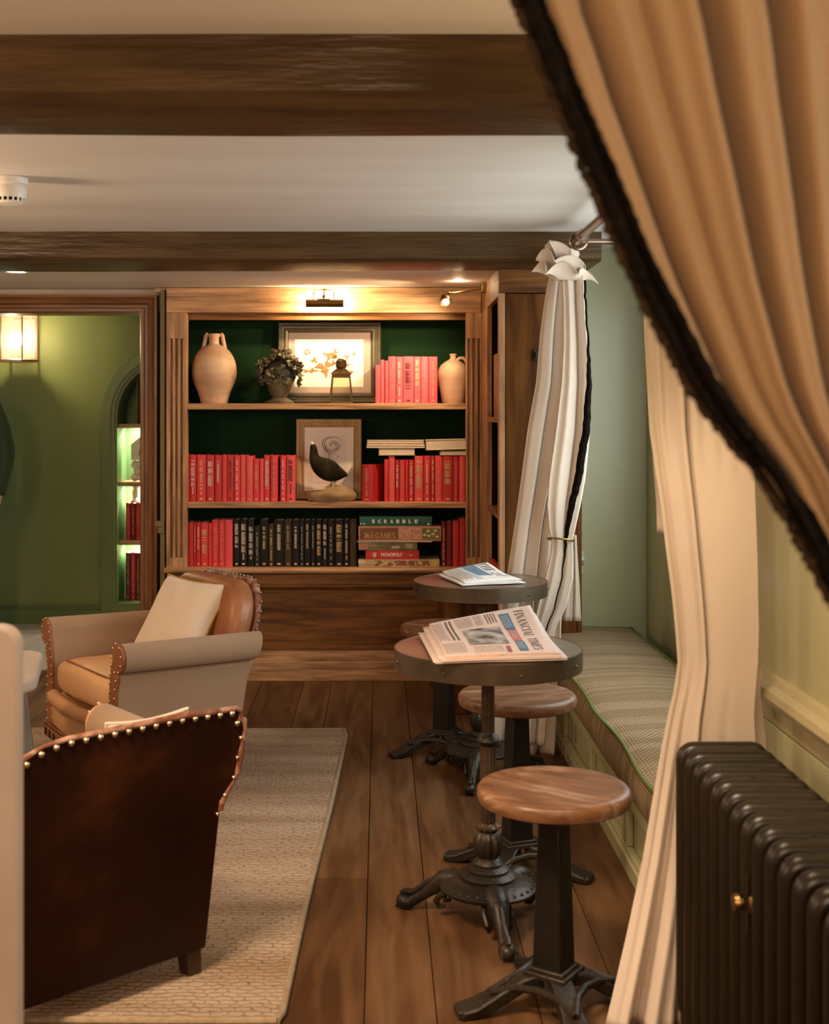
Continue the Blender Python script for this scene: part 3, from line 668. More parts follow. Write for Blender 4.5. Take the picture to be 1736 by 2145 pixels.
for sg in (-1, 1):
    pts = [(jx+sg*s*x_, yj, jb+s*z_) for x_, z_ in ((22, 115), (20.5, 124), (18.5, 134), (17.5, 142), (16.5, 145), (11, 142))]
    MB().tube(pts, [s*4.6, s*4.4, s*4.2, s*4.2, s*4, s*3.8], 10).build('handle', clay, t)
yj2 = 6.46; jx2 = X(949, yj2)
t = thing('stoneware_jug', 'small buff stoneware jug with one handle beside the right post', 'jug', (jx2, yj2, jb))
s2 = (Z(740, yj2)-Z(844, yj2))/104
pj = [(.001, 0), (23, 0), (24, 3), (27, 20), (31, 42), (33, 56), (32, 68), (27, 79), (18, 87), (10, 91), (6.5, 94), (6, 99), (7.5, 101), (7.5, 104), (5, 104), (4.5, 97), (4.5, 90)]
MB().lathe([(r*s2, z*s2) for r, z in pj], (jx2, yj2, jb), 36).build('body', clay, t)
MB().tube([(jx2+s2*x_, yj2-s2*6, jb+s2*z_) for x_, z_ in ((7, 90), (13, 95), (20, 95), (26, 90), (29, 80), (27, 68))], [s2*3.5]*6, 10).build('handle', clay, t)
# frilled dark ceramic cabbage-like vase
coral_m = M('olive_glazed_ceramic', (.035, .027, .014), (.15, .118, .068), scale=14, rough=.4, bump=.2, bscale=60)
yc = 6.44; cx = X(585, yc); sc = yc/F
t = thing('ceramic_plant', 'dark frilled ceramic leaf cluster on a footed pot between jar and picture', 'ornament', (cx, yc, jb))
MB().lathe([(.001, 0), (30*sc, 0), (31*sc, 4*sc), (22*sc, 8*sc), (15*sc, 12*sc), (20*sc, 22*sc), (27*sc, 36*sc), (30*sc, 50*sc), (26*sc, 54*sc), (20*sc, 48*sc)], (cx, yc, jb), 28).build('pot', coral_m, t)
rr = random.Random(3); m = MB()
for i in range(46):
    a = rr.uniform(0, 2*PI); el = rr.uniform(-.25, 1.0)*PI/2; rad = rr.uniform(34, 50)*sc
    c = Vector((cx+rad*math.cos(a)*math.cos(el)*1.0, yc+rad*.62*math.sin(a)*math.cos(el), jb+62*sc+rad*.98*math.sin(el)))
    n = (c-Vector((cx, yc, jb+55*sc))).normalized(); q = n.to_track_quat('Z', 'Y').to_matrix(); ph = rr.uniform(0, 6); sz = rr.uniform(11, 17)*sc
    def leaf(u, v, c=c, q=q, ph=ph, sz=sz):
        th = 2*PI*u; r_ = sz*v*(1+.22*math.sin(7*th+ph)); return c+q @ Vector((r_*math.cos(th), r_*math.sin(th)*.8, sz*(.55*v*v-.3+.22*v*math.sin(5*th+ph))))
    m.grid(leaf, 28, 4, closeu=True)
m.build('leaves', coral_m, t, solid=.002)
m = MB(); m.sphere((cx, yc, jb+62*sc), 36*sc, 14, 10, (1, .6, .85)); m.build('core', M('dark_glaze', (.018, .013, .008), rough=.6), t)
# ---------------------------------------------------------------- framed pictures
def frame(name, label, px0, px1, py0, py1, d, lean, prof, mats, matw, art, zbase):
    """prof: list of (u inset, depth) outer to inner; returns local plane mapper; art(fn, parent)"""
    w = (px1-px0)/F*d; h = (py1-py0)/F*d; cx = X((px0+px1)/2, d)
    t = thing(name, label, 'picture', (cx, d, zbase)); t.rotation_euler = (lean, 0, 0)
    m = MB(); rings = []
    for u, y in prof: rings.append([(-w/2+u, y, u), (w/2-u, y, u), (w/2-u, y, h-u), (-w/2+u, y, h-u)])
    m.add([p for r_ in rings for p in r_], [(i*4+j, i*4+(j+1) % 4, (i+1)*4+(j+1) % 4, (i+1)*4+j) for i in range(len(prof)-1) for j in range(4)])
    m.build('frame', mats[0], t, local=True, sharp=.4)
    u = prof[-1][0]; y = prof[-1][1]
    MB().box(-w/2+u-.004, w/2-u+.004, y, y+.004, u-.004, h-u+.004).build('mount', mats[1], t, local=True)
    MB().box(-w/2+.006, w/2-.006, y+.004, y+.008, .006, h-.006).build('backing', dark_m, t, local=True)
    a0, a1, b0, b1 = matw   # print area in px
    fx = lambda p: (p-(px0+px1)/2)/F*d; fz = lambda p: (py1-p)/F*d
    MB().box(fx(a0), fx(a1), y-.0012, y, fz(b1), fz(b0)).build('print', mats[2], t, local=True)
    art(lambda px, py, e=.002: (fx(px), y-e, fz(py)), t, w, h, u, y)
    return t
silver_m = M('pewter_frame', (.085, .075, .05), (.15, .13, .09), scale=8, rough=.35, metal=.6); lilac_m = M('lilac_mount', (.34, .25, .22), (.37, .28, .245), scale=3, rough=.8)
paper_m = M('print_paper', (.80, .76, .62), (.84, .80, .66), scale=2, rough=.7); brownink = M('sepia_ink', (.22, .12, .05), (.34, .2, .09), scale=50, rough=.8)
def blob(m, fn, cx, cy, r, seed, n=26, sx=1, sy=1, sp=.35, e=.002):
    q = random.Random(seed); ph = [q.uniform(0, 6) for _ in range(3)]
    pts = []
    for k in range(n):
        a = 2*PI*k/n; rr_ = r*(1+sp*math.sin(3*a+ph[0])+sp*.8*math.sin(7*a+ph[1])+sp*.4*math.sin(11*a+ph[2]))
        pts.append(fn(cx+rr_*sx*math.cos(a), cy+rr_*sy*math.sin(a), e))
    m.add(pts+[fn(cx, cy, e)], [(k, (k+1) % n, n) for k in range(n)])
def art1(fn, t, w, h, u, y):
    m = MB()
    ds = [(643, 731, 6.2, 1, 1, .05), (658, 748, 6, 1, 1, .35), (642, 771, 4, 2, .8, .4), (656, 770, 6, 1.4, .7, .4), (679, 764, 13, 1.1, 1, .4), (698, 735, 9, 1.2, .8, .5), (690, 742, 6, 1.5, .8, .5), (703, 748, 10, 1, .9, .3), (712, 758, 10, 1.2, 1, .3), (726, 741, 5, 1, .9, .4), (741, 735, 3.4, 1, 1, .3),
          (728, 757, 4, 1.3, .8, .5), (735, 773, 5, .8, 1, .4), (678, 733, 3, .6, 1.6, .3)]
    for i, (px, py, r, sx, sy, sp) in enumerate(ds): blob(m, fn, px, py, r, i+1, sx=sx, sy=sy, sp=sp)
    m.build('drawing', brownink, t, local=True)
    m = MB()
    for px, py, r in ((643, 731, 3), (703, 748, 4), (712, 757, 4)): blob(m, fn, px, py, r, 5, sp=.1, e=.0026)
    m.build('drawing_pale', paper_m, t, local=True)
    m = MB(); b = u-.004; n = 74
    for k in range(n):
        x = lerp(-w/2+b, w/2-b, k/(n-1)); m.sphere((x, y-.004, h-b), .0024, 6, 4); m.sphere((x, y-.004, b), .0024, 6, 4)
    for k in range(56):
        z = lerp(b, h-b, k/55); m.sphere((-w/2+b, y-.004, z), .0024, 6, 4); m.sphere((w/2-b, y-.004, z), .0024, 6, 4)
    m.build('beading', M('silver_bead', (.24, .21, .15), rough=.35, metal=.7), t, local=True)
frame('framed_picture', 'dark pewter beaded frame holding a sepia botanical print on the top shelf', 582, 798, 668, 838, 6.57, -.035,
      [(0, .02), (0, .0), (.006, -.006), (.016, -.006), (.022, .002), (.030, .004), (.034, -.002), (.042, -.004), (.050, .002), (.054, .012)], (silver_m, lilac_m, paper_m), (617, 761, 704, 804), art1, zt+.004)
goldf = wood('gilt_frame', (.34, .20, .075), (.52, .34, .15), 'z', scale=9, rough=.4, bump=.1)
mount2 = M('pale_mount', (.84, .70, .59), (.86, .72, .61), scale=2, rough=.8); paper2 = M('pale_paper', (.80, .65, .56), (.83, .68, .585), scale=2, rough=.8)
inkl = M('grey_green_ink', (.20, .17, .11), (.26, .22, .15), scale=40, rough=.8)
def art2(fn, t, w, h, u, y):
    m = MB()
    for i, (r0, ph) in enumerate(((21, .2), (17.5, 1.5), (14, 2.6), (10.5, 3.6), (7, 5), (3.6, .5))):
        n = 40; a0 = ph; span = 5.0; pts = []
        for k in range(n+1):
            a = a0+span*k/n; r = r0*(1+.06*math.sin(3*a+i)); tk = .9*math.sin(PI*k/n)+.15
            for q in (r-tk, r+tk): pts.append(fn(696+q*math.cos(a), 921-q*math.sin(a)*.86, .002))
        m.add(pts, [(2*k, 2*k+1, 2*k+3, 2*k+2) for k in range(n)])
    for (ax, ay, bx, by) in ((690, 940, 687, 956), (700, 940, 708, 944), (708, 944, 706, 948)):
        m.add([fn(ax-.7, ay), fn(ax+.7, ay), fn(bx+.7, by), fn(bx-.7, by)], [(0, 1, 2, 3)])
    m.build('drawing', inkl, t, local=True)
    m = MB().box(-w/2+u-.002, w/2-u+.002, y-.0016, y-.0002, u-.002, u+.0015).box(-w/2+u-.002, w/2-u+.002, y-.0016, y-.0002, h-u-.0015, h-u+.002)
    m.build('inner_slip', MATS['gold_lettering'], t, local=True)
frame('framed_picture', 'gilt wooden frame with a pencilled rose print behind the stuffed bird', 620, 757, 866, 1034, 6.50, -.05,
      [(0, .02), (0, 0), (.004, -.004), (.014, -.004), (.022, .002), (.030, .004), (.036, 0), (.042, .008)], (goldf, mount2, paper2), (652, 726, 899, 1000), art2, ZSH[1]+.004)
# ---------------------------------------------------------------- small table lantern
yl = 6.40; lx = X(714.5, yl); sl = yl/F
t = thing('candle_lantern', 'small tapering brass candle lantern in front of the botanical print', 'lantern', (lx, yl, jb))
b2, b1 = 23*sl, 17.5*sl; hz = 62*sl
m = MB().box(lx-b2-.002, lx+b2+.002, yl-b2-.002, yl+b2+.002, jb, jb+4*sl); m.build('base', darkbrass_m, t)
m = MB()
for sx in (-1, 1):
    for sy in (-1, 1):
        a = Vector((lx+sx*b2, yl+sy*b2, jb+4*sl)); b = Vector((lx+sx*b1, yl+sy*b1, jb+hz))
        m.prism([(-.0035, -.0035), (.0035, -.0035), (.0035, .0035), (-.0035, .0035)], lambda u, v, q, a=a, b=b: lerp(a, b, q)+Vector((u, v, 0)), 0, 1)
m.box(lx-b1-.003, lx+b1+.003, yl-b1-.003, yl+b1+.003, jb+hz-8*sl, jb+hz); m.build('frame', darkbrass_m, t)
m = MB()
for ax, s_ in (('x', -1), ('x', 1), ('y', -1), ('y', 1)):
    q = []
    for zz_, bb in ((jb+4*sl, b2), (jb+hz-8*sl, b1+.001)):
        for e in (-1, 1): q.append((lx+s_*bb, yl+e*bb, zz_) if ax == 'x' else (lx+e*bb, yl+s_*bb, zz_))
    m.add(q, [(0, 1, 3, 2)])
m.build('glass', thin_glass('lantern_glass', (.86, .82, .7)), t)
m = MB().add([(lx+sx*(b1+.012), yl+sy*(b1+.012), jb+hz) for sx, sy in ((-1, -1), (1, -1), (1, 1), (-1, 1))]+[(lx+sx*.016, yl+sy*.016, jb+hz+13*sl) for sx, sy in ((-1, -1), (1, -1), (1, 1), (-1, 1))],
             [(0, 1, 2, 3), (4, 5, 6, 7), (0, 1, 5, 4), (1, 2, 6, 5), (2, 3, 7, 6), (3, 0, 4, 7)])
m.build('cap', darkbrass_m, t)
MB().lathe([(10*sl, 0), (11.5*sl, 3*sl), (11*sl, 12*sl), (12*sl, 14*sl), (8*sl, 18*sl), (.001, 20*sl)], (lx, yl, jb+hz+12*sl), 20).build('vent', darkbrass_m, t)
# ---------------------------------------------------------------- stuffed coot on a rock
yr = 6.405; rx = X(692, yr); sr = yr/F; rb = ZSH[1]+.0005
t = thing('stuffed_bird', 'stuffed black coot with a white bill standing on a pale rock', 'bird', (rx, yr, rb))
def rock(u, v):
    a = 2*PI*u; th = PI*v; r = 1+.10*math.sin(3*a+1)+.06*math.sin(7*a+th*3)+.05*math.sin(5*th+a)
    return (rx+52*sr*r*math.sin(th)*math.cos(a)-1*sr, yr+30*sr*r*math.sin(th)*math.sin(a), max(rb, rb+10*sr-math.cos(th)*19*sr*r*(1-.2*math.cos(a-2.5))))
MB().grid(rock, 36, 18, closeu=True).build('rock', M('sandy_rock', (.22, .13, .06), (.36, .23, .12), scale=9, rough=.85, bump=.5, bscale=30), t)
bx = lambda px: X(px, yr); bz = lambda py: Z(py, yr)
feather = M('black_feathers', (.012, .009, .004), (.040, .030, .013), scale=20, stretch=(1, 1, 1), rough=.8, spec=.08, bump=.35, bscale=90)
sp = [(655, 929, 3.0, 3), (656, 934, 7, 6.5), (657, 943, 8, 7.5), (657, 953, 9.5, 8.5), (659, 963, 13, 11), (668, 974, 20, 17), (681, 982, 23.5, 20), (694, 988, 23, 20), (706, 992, 18, 15), (716, 993, 11, 9), (723, 994, 6, 5), (729, 996, 1.5, 2)]
rings = []; nseg = 18
for i, (px, py, r, ry) in enumerate(sp):
    a, b = sp[max(i-1, 0)], sp[min(i+1, len(sp)-1)]; tx, tz = b[0]-a[0], -(b[1]-a[1]); ln_ = math.hypot(tx, tz); nx, nz = -tz/ln_, tx/ln_
    rings.append([(bx(px)+nx*r*sr*math.cos(q), yr+ry*sr*math.sin(q), bz(py)+nz*r*sr*math.cos(q)) for q in [2*PI*k/nseg for k in range(nseg)]])
m = MB(); m.add([p for r_ in rings for p in r_], [(i*nseg+j, i*nseg+(j+1) % nseg, (i+1)*nseg+(j+1) % nseg, (i+1)*nseg+j) for i in range(len(rings)-1) for j in range(nseg)]+[tuple(range(nseg)), tuple((len(rings)-1)*nseg+j for j in range(nseg))])
m.build('body', feather, t, subd=1)
m = MB().tube([(bx(654.5), yr, bz(931)), (bx(653), yr-.004, bz(927)), (bx(650), yr-.012, bz(929))], [4.2*sr, 3.2*sr, .8*sr], 8); m.sphere((bx(654), yr-.006, bz(928)), 2.6*sr, 8, 6); m.build('bill', white_m, t)
leg_m = M('pale_leg', (.42, .30, .17), rough=.6)
for a, b, c_ in (((697, 1008), (689, 1018), (700, 1013)), ((706, 1003), (699, 1014), (694, 1024))):
    pts = [(bx(a[0]), yr+(.006 if a[0] > 700 else -.01), bz(a[1])), (bx(b[0]), yr-.012, bz(b[1])), (bx(b[0])-4*sr, yr-.03, bz(1026))]
    m = MB().tube(pts, [2.2*sr, 1.9*sr, 2*sr], 8)
    for e in (-1, 0, 1): m.tube([pts[2], (pts[2][0]+(e*6-8)*sr, yr-.05, bz(1024-e)), (pts[2][0]+(e*9-18)*sr, yr-.055, bz(1025))], [2*sr, 1.8*sr, .8*sr], 6)
    m.build('leg', leg_m, t)
MB().sphere((bx(656.5), yr-6*sr, bz(936)), 1.3*sr, 8, 6).build('eye', M('red_eye', (.2, .02, .01), rough=.1), t)
# ---------------------------------------------------------------- side bookcase contents
patt = M('patterned_cover', (.10, .085, .07), (.36, .27, .20), scale=55, rough=.5, c3=(.26, .085, .05), lo=.40, hi=.60, detail=3)
t = thing('book', 'tall patterned book on the upper shelf of the narrow side bookcase', 'book', (.54, 5.70, 1.3225))
m = MB().box(.530, .533, 5.50, 5.88, 1.3225, 1.610).box(.563, .566, 5.50, 5.88, 1.3225, 1.610).box(.530, .566, 5.50, 5.503, 1.3225, 1.61); m.build('cover', patt, t, bevel=.001)
MB().box(.533, .563, 5.504, 5.876, 1.326, 1.607).build('pages', page_m, t)
t = thing('ornament', 'small tan carved figure on the middle shelf of the side bookcase', 'ornament', (.60, 5.62, .9025))
MB().lathe([(.001, 0), (.03, 0), (.03, .01), (.018, .02), (.02, .08), (.028, .12), (.02, .16), (.012, .175), (.02, .20), (.021, .22), (.012, .245), (.001, .25)], (.575, 5.56, .9025), 18).build('figure', M('carved_tan', (.40, .27, .14), rough=.6), t)
t = thing('book', 'tall white book standing in the lowest side bookcase shelf', 'book', (.56, 5.53, .5305))
MB().box(.538, .562, 5.49, 5.66, .5305, .80).build('cover', cover_m['cream'], t, bevel=.001); MB().box(.541, .559, 5.488, 5.655, .534, .797).build('pages', page_m, t)
o = MB().box(.514, .535, 5.52, 5.92, .5305, .66).build('card_box', M('red_card_print', (.55, .04, .035), (.62, .06, .05), scale=30, rough=.5), origin=(.52, 5.7, .5305), bevel=.002); tag(o, 'bright red card box at the bottom of the side bookcase', 'box')
MB().box(.5132, .5142, 5.60, 5.66, .55, .64).build('label', MATS['pale_lettering'], o); MB().box(.5132, .5142, 5.72, 5.80, .60, .64).build('label', black_m, o)

# ================================================================ lamps
bulb_m = M('lit_bulb', (1, .78, .48), emit=9)
# picture light on the header
plx = X(680, YB); t = thing('picture_light', 'bronze picture light with a wide shade on the bookcase header', 'lamp', (plx, YB, Z(625, YB)))
zs0, zs1 = Z(642.5, YB-.12), Z(627, YB-.12)
sh = MB(); n = 12; prof = []
wv = X(719, 6.2)-X(640, 6.2); xl = X(640, 6.2); yo = 6.2
for k in range(n+1):
    a = PI*(.5+.95*k/n); prof.append((yo+.03+.03*math.cos(a), (zs0+zs1)/2+.020*math.sin(a)))
sh.add([(xl, y, z) for y, z in prof]+[(xl+wv, y, z) for y, z in prof], [(k, k+1, n+2+k, n+1+k) for k in range(n)]+[tuple(range(n+1)), tuple(range(n+1, 2*n+2))])
sh.build('shade', darkbrass_m, t, solid=.0015)
zm = Z(611, YB)
MB().tube([(plx-.05, yo+.03, zs1-.004), (plx-.05, yo+.03, zm-.01), (plx-.047, yo+.035, zm), (plx+.047, yo+.035, zm), (plx+.05, yo+.03, zm-.01), (plx+.05, yo+.03, zs1-.004)], .0028, 8).build('bracket', darkbrass_m, t)
MB().tube([(plx, yo+.035, zm), (plx, YB, zm+.01)], .005, 8).sphere((plx, yo+.03, Z(620, 6.2)), .009, 10, 8).tube([(plx, yo+.03, zs1), (plx, yo+.035, zm)], .003, 8).box(plx-.03, plx+.03, yo+.01, yo+.045, zs1-.004, zs1+.004).build('arm', darkbrass_m, t)
MB().tube([(xl+.02, yo+.03, zs0+.012), (xl+wv-.02, yo+.03, zs0+.012)], .008, 10).build('bulb', bulb_m, t)
light('picture_light_glow', 'AREA', (plx, yo+.042, zs0+.012), 7, (1, .72, .38), wv*.85, .02, target=(plx, YB+.6, zs0+.12))
light('picture_light_down', 'AREA', (plx, yo+.05, zs0-.004), .45, (1, .72, .40), wv*.85, .03, target=(plx, 6.50, 1.3))
# swing arm lamp on the return
t = thing('swing_arm_lamp', 'small brass swing-arm lamp reaching left from the bookcase return', 'lamp', (.505, 6.10, Z(603, 6.1)))
zz_ = Z(603, 6.10); yl_ = 6.10
MB().box(.490, .5105, yl_-.05, yl_+.05, zz_-.022, zz_+.022).build('wall_plate', brass_m, t, bevel=.002)
hx, hz_ = X(933, 6.05), Z(629, 6.05)
MB().tube([(.492, yl_, zz_-.004), (X(953, 6.07), 6.07, Z(613, 6.07))], .0042, 8).tube([(X(956, 6.07), 6.07, Z(613, 6.07)), (X(938, 6.05), 6.05, Z(614, 6.05)), (hx, 6.05, Z(621, 6.05))], .005, 8).sphere((X(940, 6.05), 6.055, Z(614, 6.05)), .009, 10, 8).build('arm', brass_m, t)
ax = Vector((-.12, -.35, -.75)).normalized(); ax = Vector((.10, -.62, -.70)).normalized()
q = Vector((0, 0, 1)).rotation_difference(ax).to_matrix()
m = MB().lathe([(.004, -.034), (.010, -.033), (.020, -.024), (.026, -.008), (.0265, .014), (.024, .014), (.023, -.006), (.015, -.022)], seg=20, cap=False); m.v = [q @ p+Vector((hx, 6.05, hz_)) for p in m.v]; m.build('shade', darkbrass_m, t)
m = MB().sphere((0, 0, 0), .017, 12, 8); m.v = [p+Vector((hx, 6.05, hz_))+ax*.008 for p in m.v]; m.build('bulb', bulb_m, t)
light('swing_lamp_spot', 'SPOT', tuple(Vector((hx, 6.05, hz_))+ax*.03), 40, (1, .72, .42), .02, target=(-.35, 6.5, 1.45), spot=2.4, blend=.8)
light('swing_lamp_glow', 'POINT', (X(958, 6.12), 6.05, Z(600, 6.1)), .55, (1, .72, .42), .02)
# recessed downlight in the soffit
dx, dy = X(34, 5.62), 5.62
t = thing('downlight', 'small lit recessed downlight in the soffit by the far beam', 'ceiling light', (dx, dy, ZS))
MB().lathe([(.056, 0), (.058, -.004), (.050, -.007), (.042, -.004), (.042, .0)], (dx, dy, ZS-.0005), 28, cap=False).build('rim', white_m, t)
MB().lathe([(.001, -.003), (.042, -.003), (.042, -.001)], (dx, dy, ZS), 24).build('lens', M('lit_lens', (1, .85, .62), emit=7), t)
light('downlight_beam', 'SPOT', (dx, dy, ZS-.02), 9, (1, .75, .48), .03, target=(dx, dy+.12, 0), spot=2.2, blend=.9)
# smoke detector
sx, sy = X(20, 3.95), 3.95; zc = ZC-.0005
t = thing('smoke_detector', 'white slotted smoke detector on the ceiling between the two beams', 'smoke detector', (sx, sy, ZC))
MB().lathe([(.001, 0), (.0555, 0), (.0575, -.004), (.0555, -.020), (.047, -.025), (.001, -.025)], (sx, sy, zc), 40).build('base', white_m, t, sharp=.5)
MB().lathe([(.045, -.024), (.050, -.031), (.0515, -.034), (.0515, -.058), (.049, -.064), (.046, -.0645)], (sx, sy, zc), 40, cap=False).lathe([(.046, -.074), (.038, -.081), (.001, -.083)], (sx, sy, zc), 40).build('sensor_cap', white_m, t, sharp=.5)
m = MB()
for k in range(18):
    a = 2*PI*k/18; m.box(-.003, .003, -.003, .003, -.0765, -.0635, Matrix.Translation((sx+.0455*math.cos(a), sy+.0455*math.sin(a), zc)) @ Matrix.Rotation(a, 4, 'Z'))
m.build('slot_ribs', white_m, t); MB().lathe([(.041, -.064), (.041, -.075)], (sx, sy, zc), 30).build('slot', black_m, t)
# ================================================================ tables
zinc_m = M('zinc_top', (.20, .165, .125), (.30, .26, .205), scale=5, rough=.30, metal=.75, rvar=.08)
zincrim_m = M('zinc_rim', (.10, .075, .05), (.16, .125, .09), scale=10, rough=.38, metal=.8)
TZ = .722; TR = .246
def pedestal_table(label, x, y, rz):
    t = thing('pedestal_table', label, 'table', (x, y, 0), rz, 'round metal-topped pedestal tables')
    MB().lathe([(.001, TZ-.004), (TR-.006, TZ-.004), (TR-.004, TZ), (TR-.010, TZ+.0005), (.001, TZ+.0005)][::-1]+[], (0, 0, 0), 72).build('tabletop', zinc_m, t, local=True)
    MB().lathe([(TR-.005, TZ-.050), (TR, TZ-.050), (TR, TZ+.0005), (TR-.004, TZ+.001), (TR-.005, TZ-.003)], (0, 0, 0), 72, cap=False).lathe([(.001, TZ-.040), (TR-.006, TZ-.040), (TR-.006, TZ-.030), (.001, TZ-.030)], seg=48).build('rim', zincrim_m, t, local=True)
    m = MB()
    for k in range(8):
        a = 2*PI*k/8+.25; m.sphere((TR*math.cos(a), TR*math.sin(a), TZ-.027), .0042, 10, 6)
    m.build('rim_studs', zincrim_m, t, local=True)
    fl = lambda a, z: 1+.045*math.cos(14*a)
    MB().lathe([(.012, TZ-.042), (.075, TZ-.045), (.075, TZ-.052), (.022, TZ-.066), (.0165, TZ-.08)], seg=24).lathe([(.0165, .47), (.0165, TZ-.075)], seg=56, sq=fl).lathe([(.019, .245), (.0205, .47)], seg=56, sq=fl).build('column', ironwarm_m, t, local=True)
    MB().lathe([(.017, .462), (.026, .468), (.030, .478), (.026, .489), (.019, .494), (.017, .500)], seg=28).build('collar', iron_m, t, local=True)
    MB().lathe([(.019, .238), (.030, .246), (.031, .252), (.024, .256), (.019, .262)], seg=28, sq=lambda a, z: 1+.10*math.cos(10*a)*(z > .245)).build('leaf_crown', ironwarm_m, t, local=True)
    MB().lathe([(.020, .168), (.030, .180), (.038, .200), (.036, .222), (.028, .238), (.018, .243)], seg=48, sq=lambda a, z: 1+.07*math.cos(12*a)).build('reeded_bulb', iron_m, t, local=True)
    MB().lathe([(.125, .090), (.128, .098), (.110, .110), (.085, .118), (.072, .120), (.074, .126), (.066, .133), (.055, .137), (.056, .143), (.046, .150), (.038, .153), (.040, .158), (.033, .166), (.028, .172), (.020, .172)], seg=40).build('base_dish', iron_m, t, local=True, sharp=.9)
    m = MB()
    for k in range(30): a = 2*PI*k/30; m.sphere((.117*math.cos(a), .117*math.sin(a), .104), .005, 8, 5)
    m.build('dish_beading', iron_m, t, local=True)
    for k in range(3):
        a = -PI/2+.12+2*PI*k/3; rot = Matrix.Rotation(a, 4, 'Z')
        m = MB()
        path = [(.06, .095), (.10, .100), (.125, .092), (.145, .076), (.165, .060), (.185, .044), (.205, .030), (.222, .022)]
        rad = [.030, .032, .030, .024, .019, .016, .017, .016]
        m.tube([(x_, 0, z_) for x_, z_ in path], rad, 14, flat=.9)
        m.sphere((.232, 0, .021), .025, 12, 8, (1.15, .95, .84)); m.tube([(.15, 0, .094), (.17, 0, .082), (.19, 0, .064), (.21, 0, .050), (.232, 0, .048), (.243, 0, .042), (.240, 0, .033), (.232, 0, .034)], [.006, .007, .007, .008, .009, .008, .006, .004], 8)
        for sg in (-1, 1):
            m.tube([(.09, sg*.03, .085), (.12, sg*.034, .066), (.135, sg*.030, .046), (.128, sg*.024, .030), (.112, sg*.024, .034)], [.007, .009, .008, .007, .005], 8)
            m.tube([(.222, sg*.012, .03), (.245, sg*.016, .022), (.252, sg*.017, .008)], [.008, .008, .005], 8)
        m.v = [Vector((p.x, p.y, max(p.z, .0006))) for p in m.v]
        m.v = [rot @ p for p in m.v]; m.build('foot', iron_m, t, local=True)
    return t
T1 = (X(1022, 3.32), 3.32); T2 = (X(1006, 4.66), 4.66)
pedestal_table('round zinc-topped cast-iron table nearer the camera, holding the pink newspaper', T1[0], T1[1], .0)
pedestal_table('round zinc-topped cast-iron table farther back, holding the blue and white newspaper', T2[0], T2[1], -.35)

# ================================================================ stools
seat_m = M('stool_seat', (.085, .034, .013), (.38, .27, .20), scale=5, stretch=(1, 4, 4), detail=8, distort=1.6, rough=.40, bump=.12, bscale=9, bstretch=(1, 9, 9), lo=.28, hi=.82, c3=(.19, .088, .040), rvar=.1)
def stool(label, px, d, zs, rz, r=.173):
    t = thing('stool', label, 'stool', (X(px, d), d, 0), rz, 'round wooden bar stools')
    MB().lathe([(.001, zs-.040), (r-.016, zs-.040), (r-.004, zs-.034), (r, zs-.022), (r-.001, zs-.010), (r-.008, zs-.002), (r-.02, zs), (r-.035, zs-.0015), (.001, zs-.0015)], seg=72).build('seat', seat_m, t, local=True)
    m = MB(); a, b = .026, .036
    m.add([(sx*a, sy*a, zs-.04) for sx, sy in ((-1, -1), (1, -1), (1, 1), (-1, 1))]+[(sx*b, sy*b, .086) for sx, sy in ((-1, -1), (1, -1), (1, 1), (-1, 1))], [(0, 1, 2, 3), (4, 5, 6, 7), (0, 1, 5, 4), (1, 2, 6, 5), (2, 3, 7, 6), (3, 0, 4, 7)])
    m.build('pillar', M('stool_black', (.010, .008, .006), (.016, .012, .009), scale=8, rough=.38, metal=.3) if 'stool_black' not in MATS else MATS['stool_black'], t, local=True, bevel=.004)
    MB().box(-.075, .075, -.075, .075, zs-.048, zs-.040).build('seat_plate', MATS['stool_black'], t, local=True)
    MB().box(-.052, .052, -.052, .052, .076, .090).box(-.043, .043, -.043, .043, .088, .098).build('collar', iron_m, t, local=True, bevel=.003)
    for k in range(4):
        rot = Matrix.Rotation(PI/4+k*PI/2, 4, 'Z'); m = MB()
        prof = [(.030, .088), (.075, .080), (.13, .052), (.185, .026), (.215, .020), (.222, .0006), (.190, .0006), (.160, .008), (.11, .030), (.07, .052), (.030, .056)]
        m.prism(prof, lambda u, v, q: (u, q*(1+.25*(u > .18)), v), -.025, .025)
        m.box(.186, .226, -.026, .026, .0006, .020)
        m.v = [rot @ p for p in m.v]; m.build('foot', iron_m, t, local=True, bevel=.005)
        m = MB(); q2 = Matrix.Rotation(k*PI/2, 4, 'Z')
        pts = [(.075, -.075), (.0, -.05), (-.075, -.075)]
        m.tube([q2 @ Vector((.105, -.105, .048)), q2 @ Vector((.05, -.082, .062)), q2 @ Vector((0, -.076, .066)), q2 @ Vector((-.05, -.082, .062)), q2 @ Vector((-.105, -.105, .048))], .009, 8); m.build('web', iron_m, t, local=True)
    return t
stool('round wooden-topped stool nearest the camera, in front of the window seat', 1160, 2.84, .500, -.61)
stool('round wooden-topped stool half behind the nearer table, beside the window seat', 1083, 3.70, .520, .33)
stool('round wooden-topped stool mostly hidden behind the pink newspaper', 930, 4.99, .505, -.436)

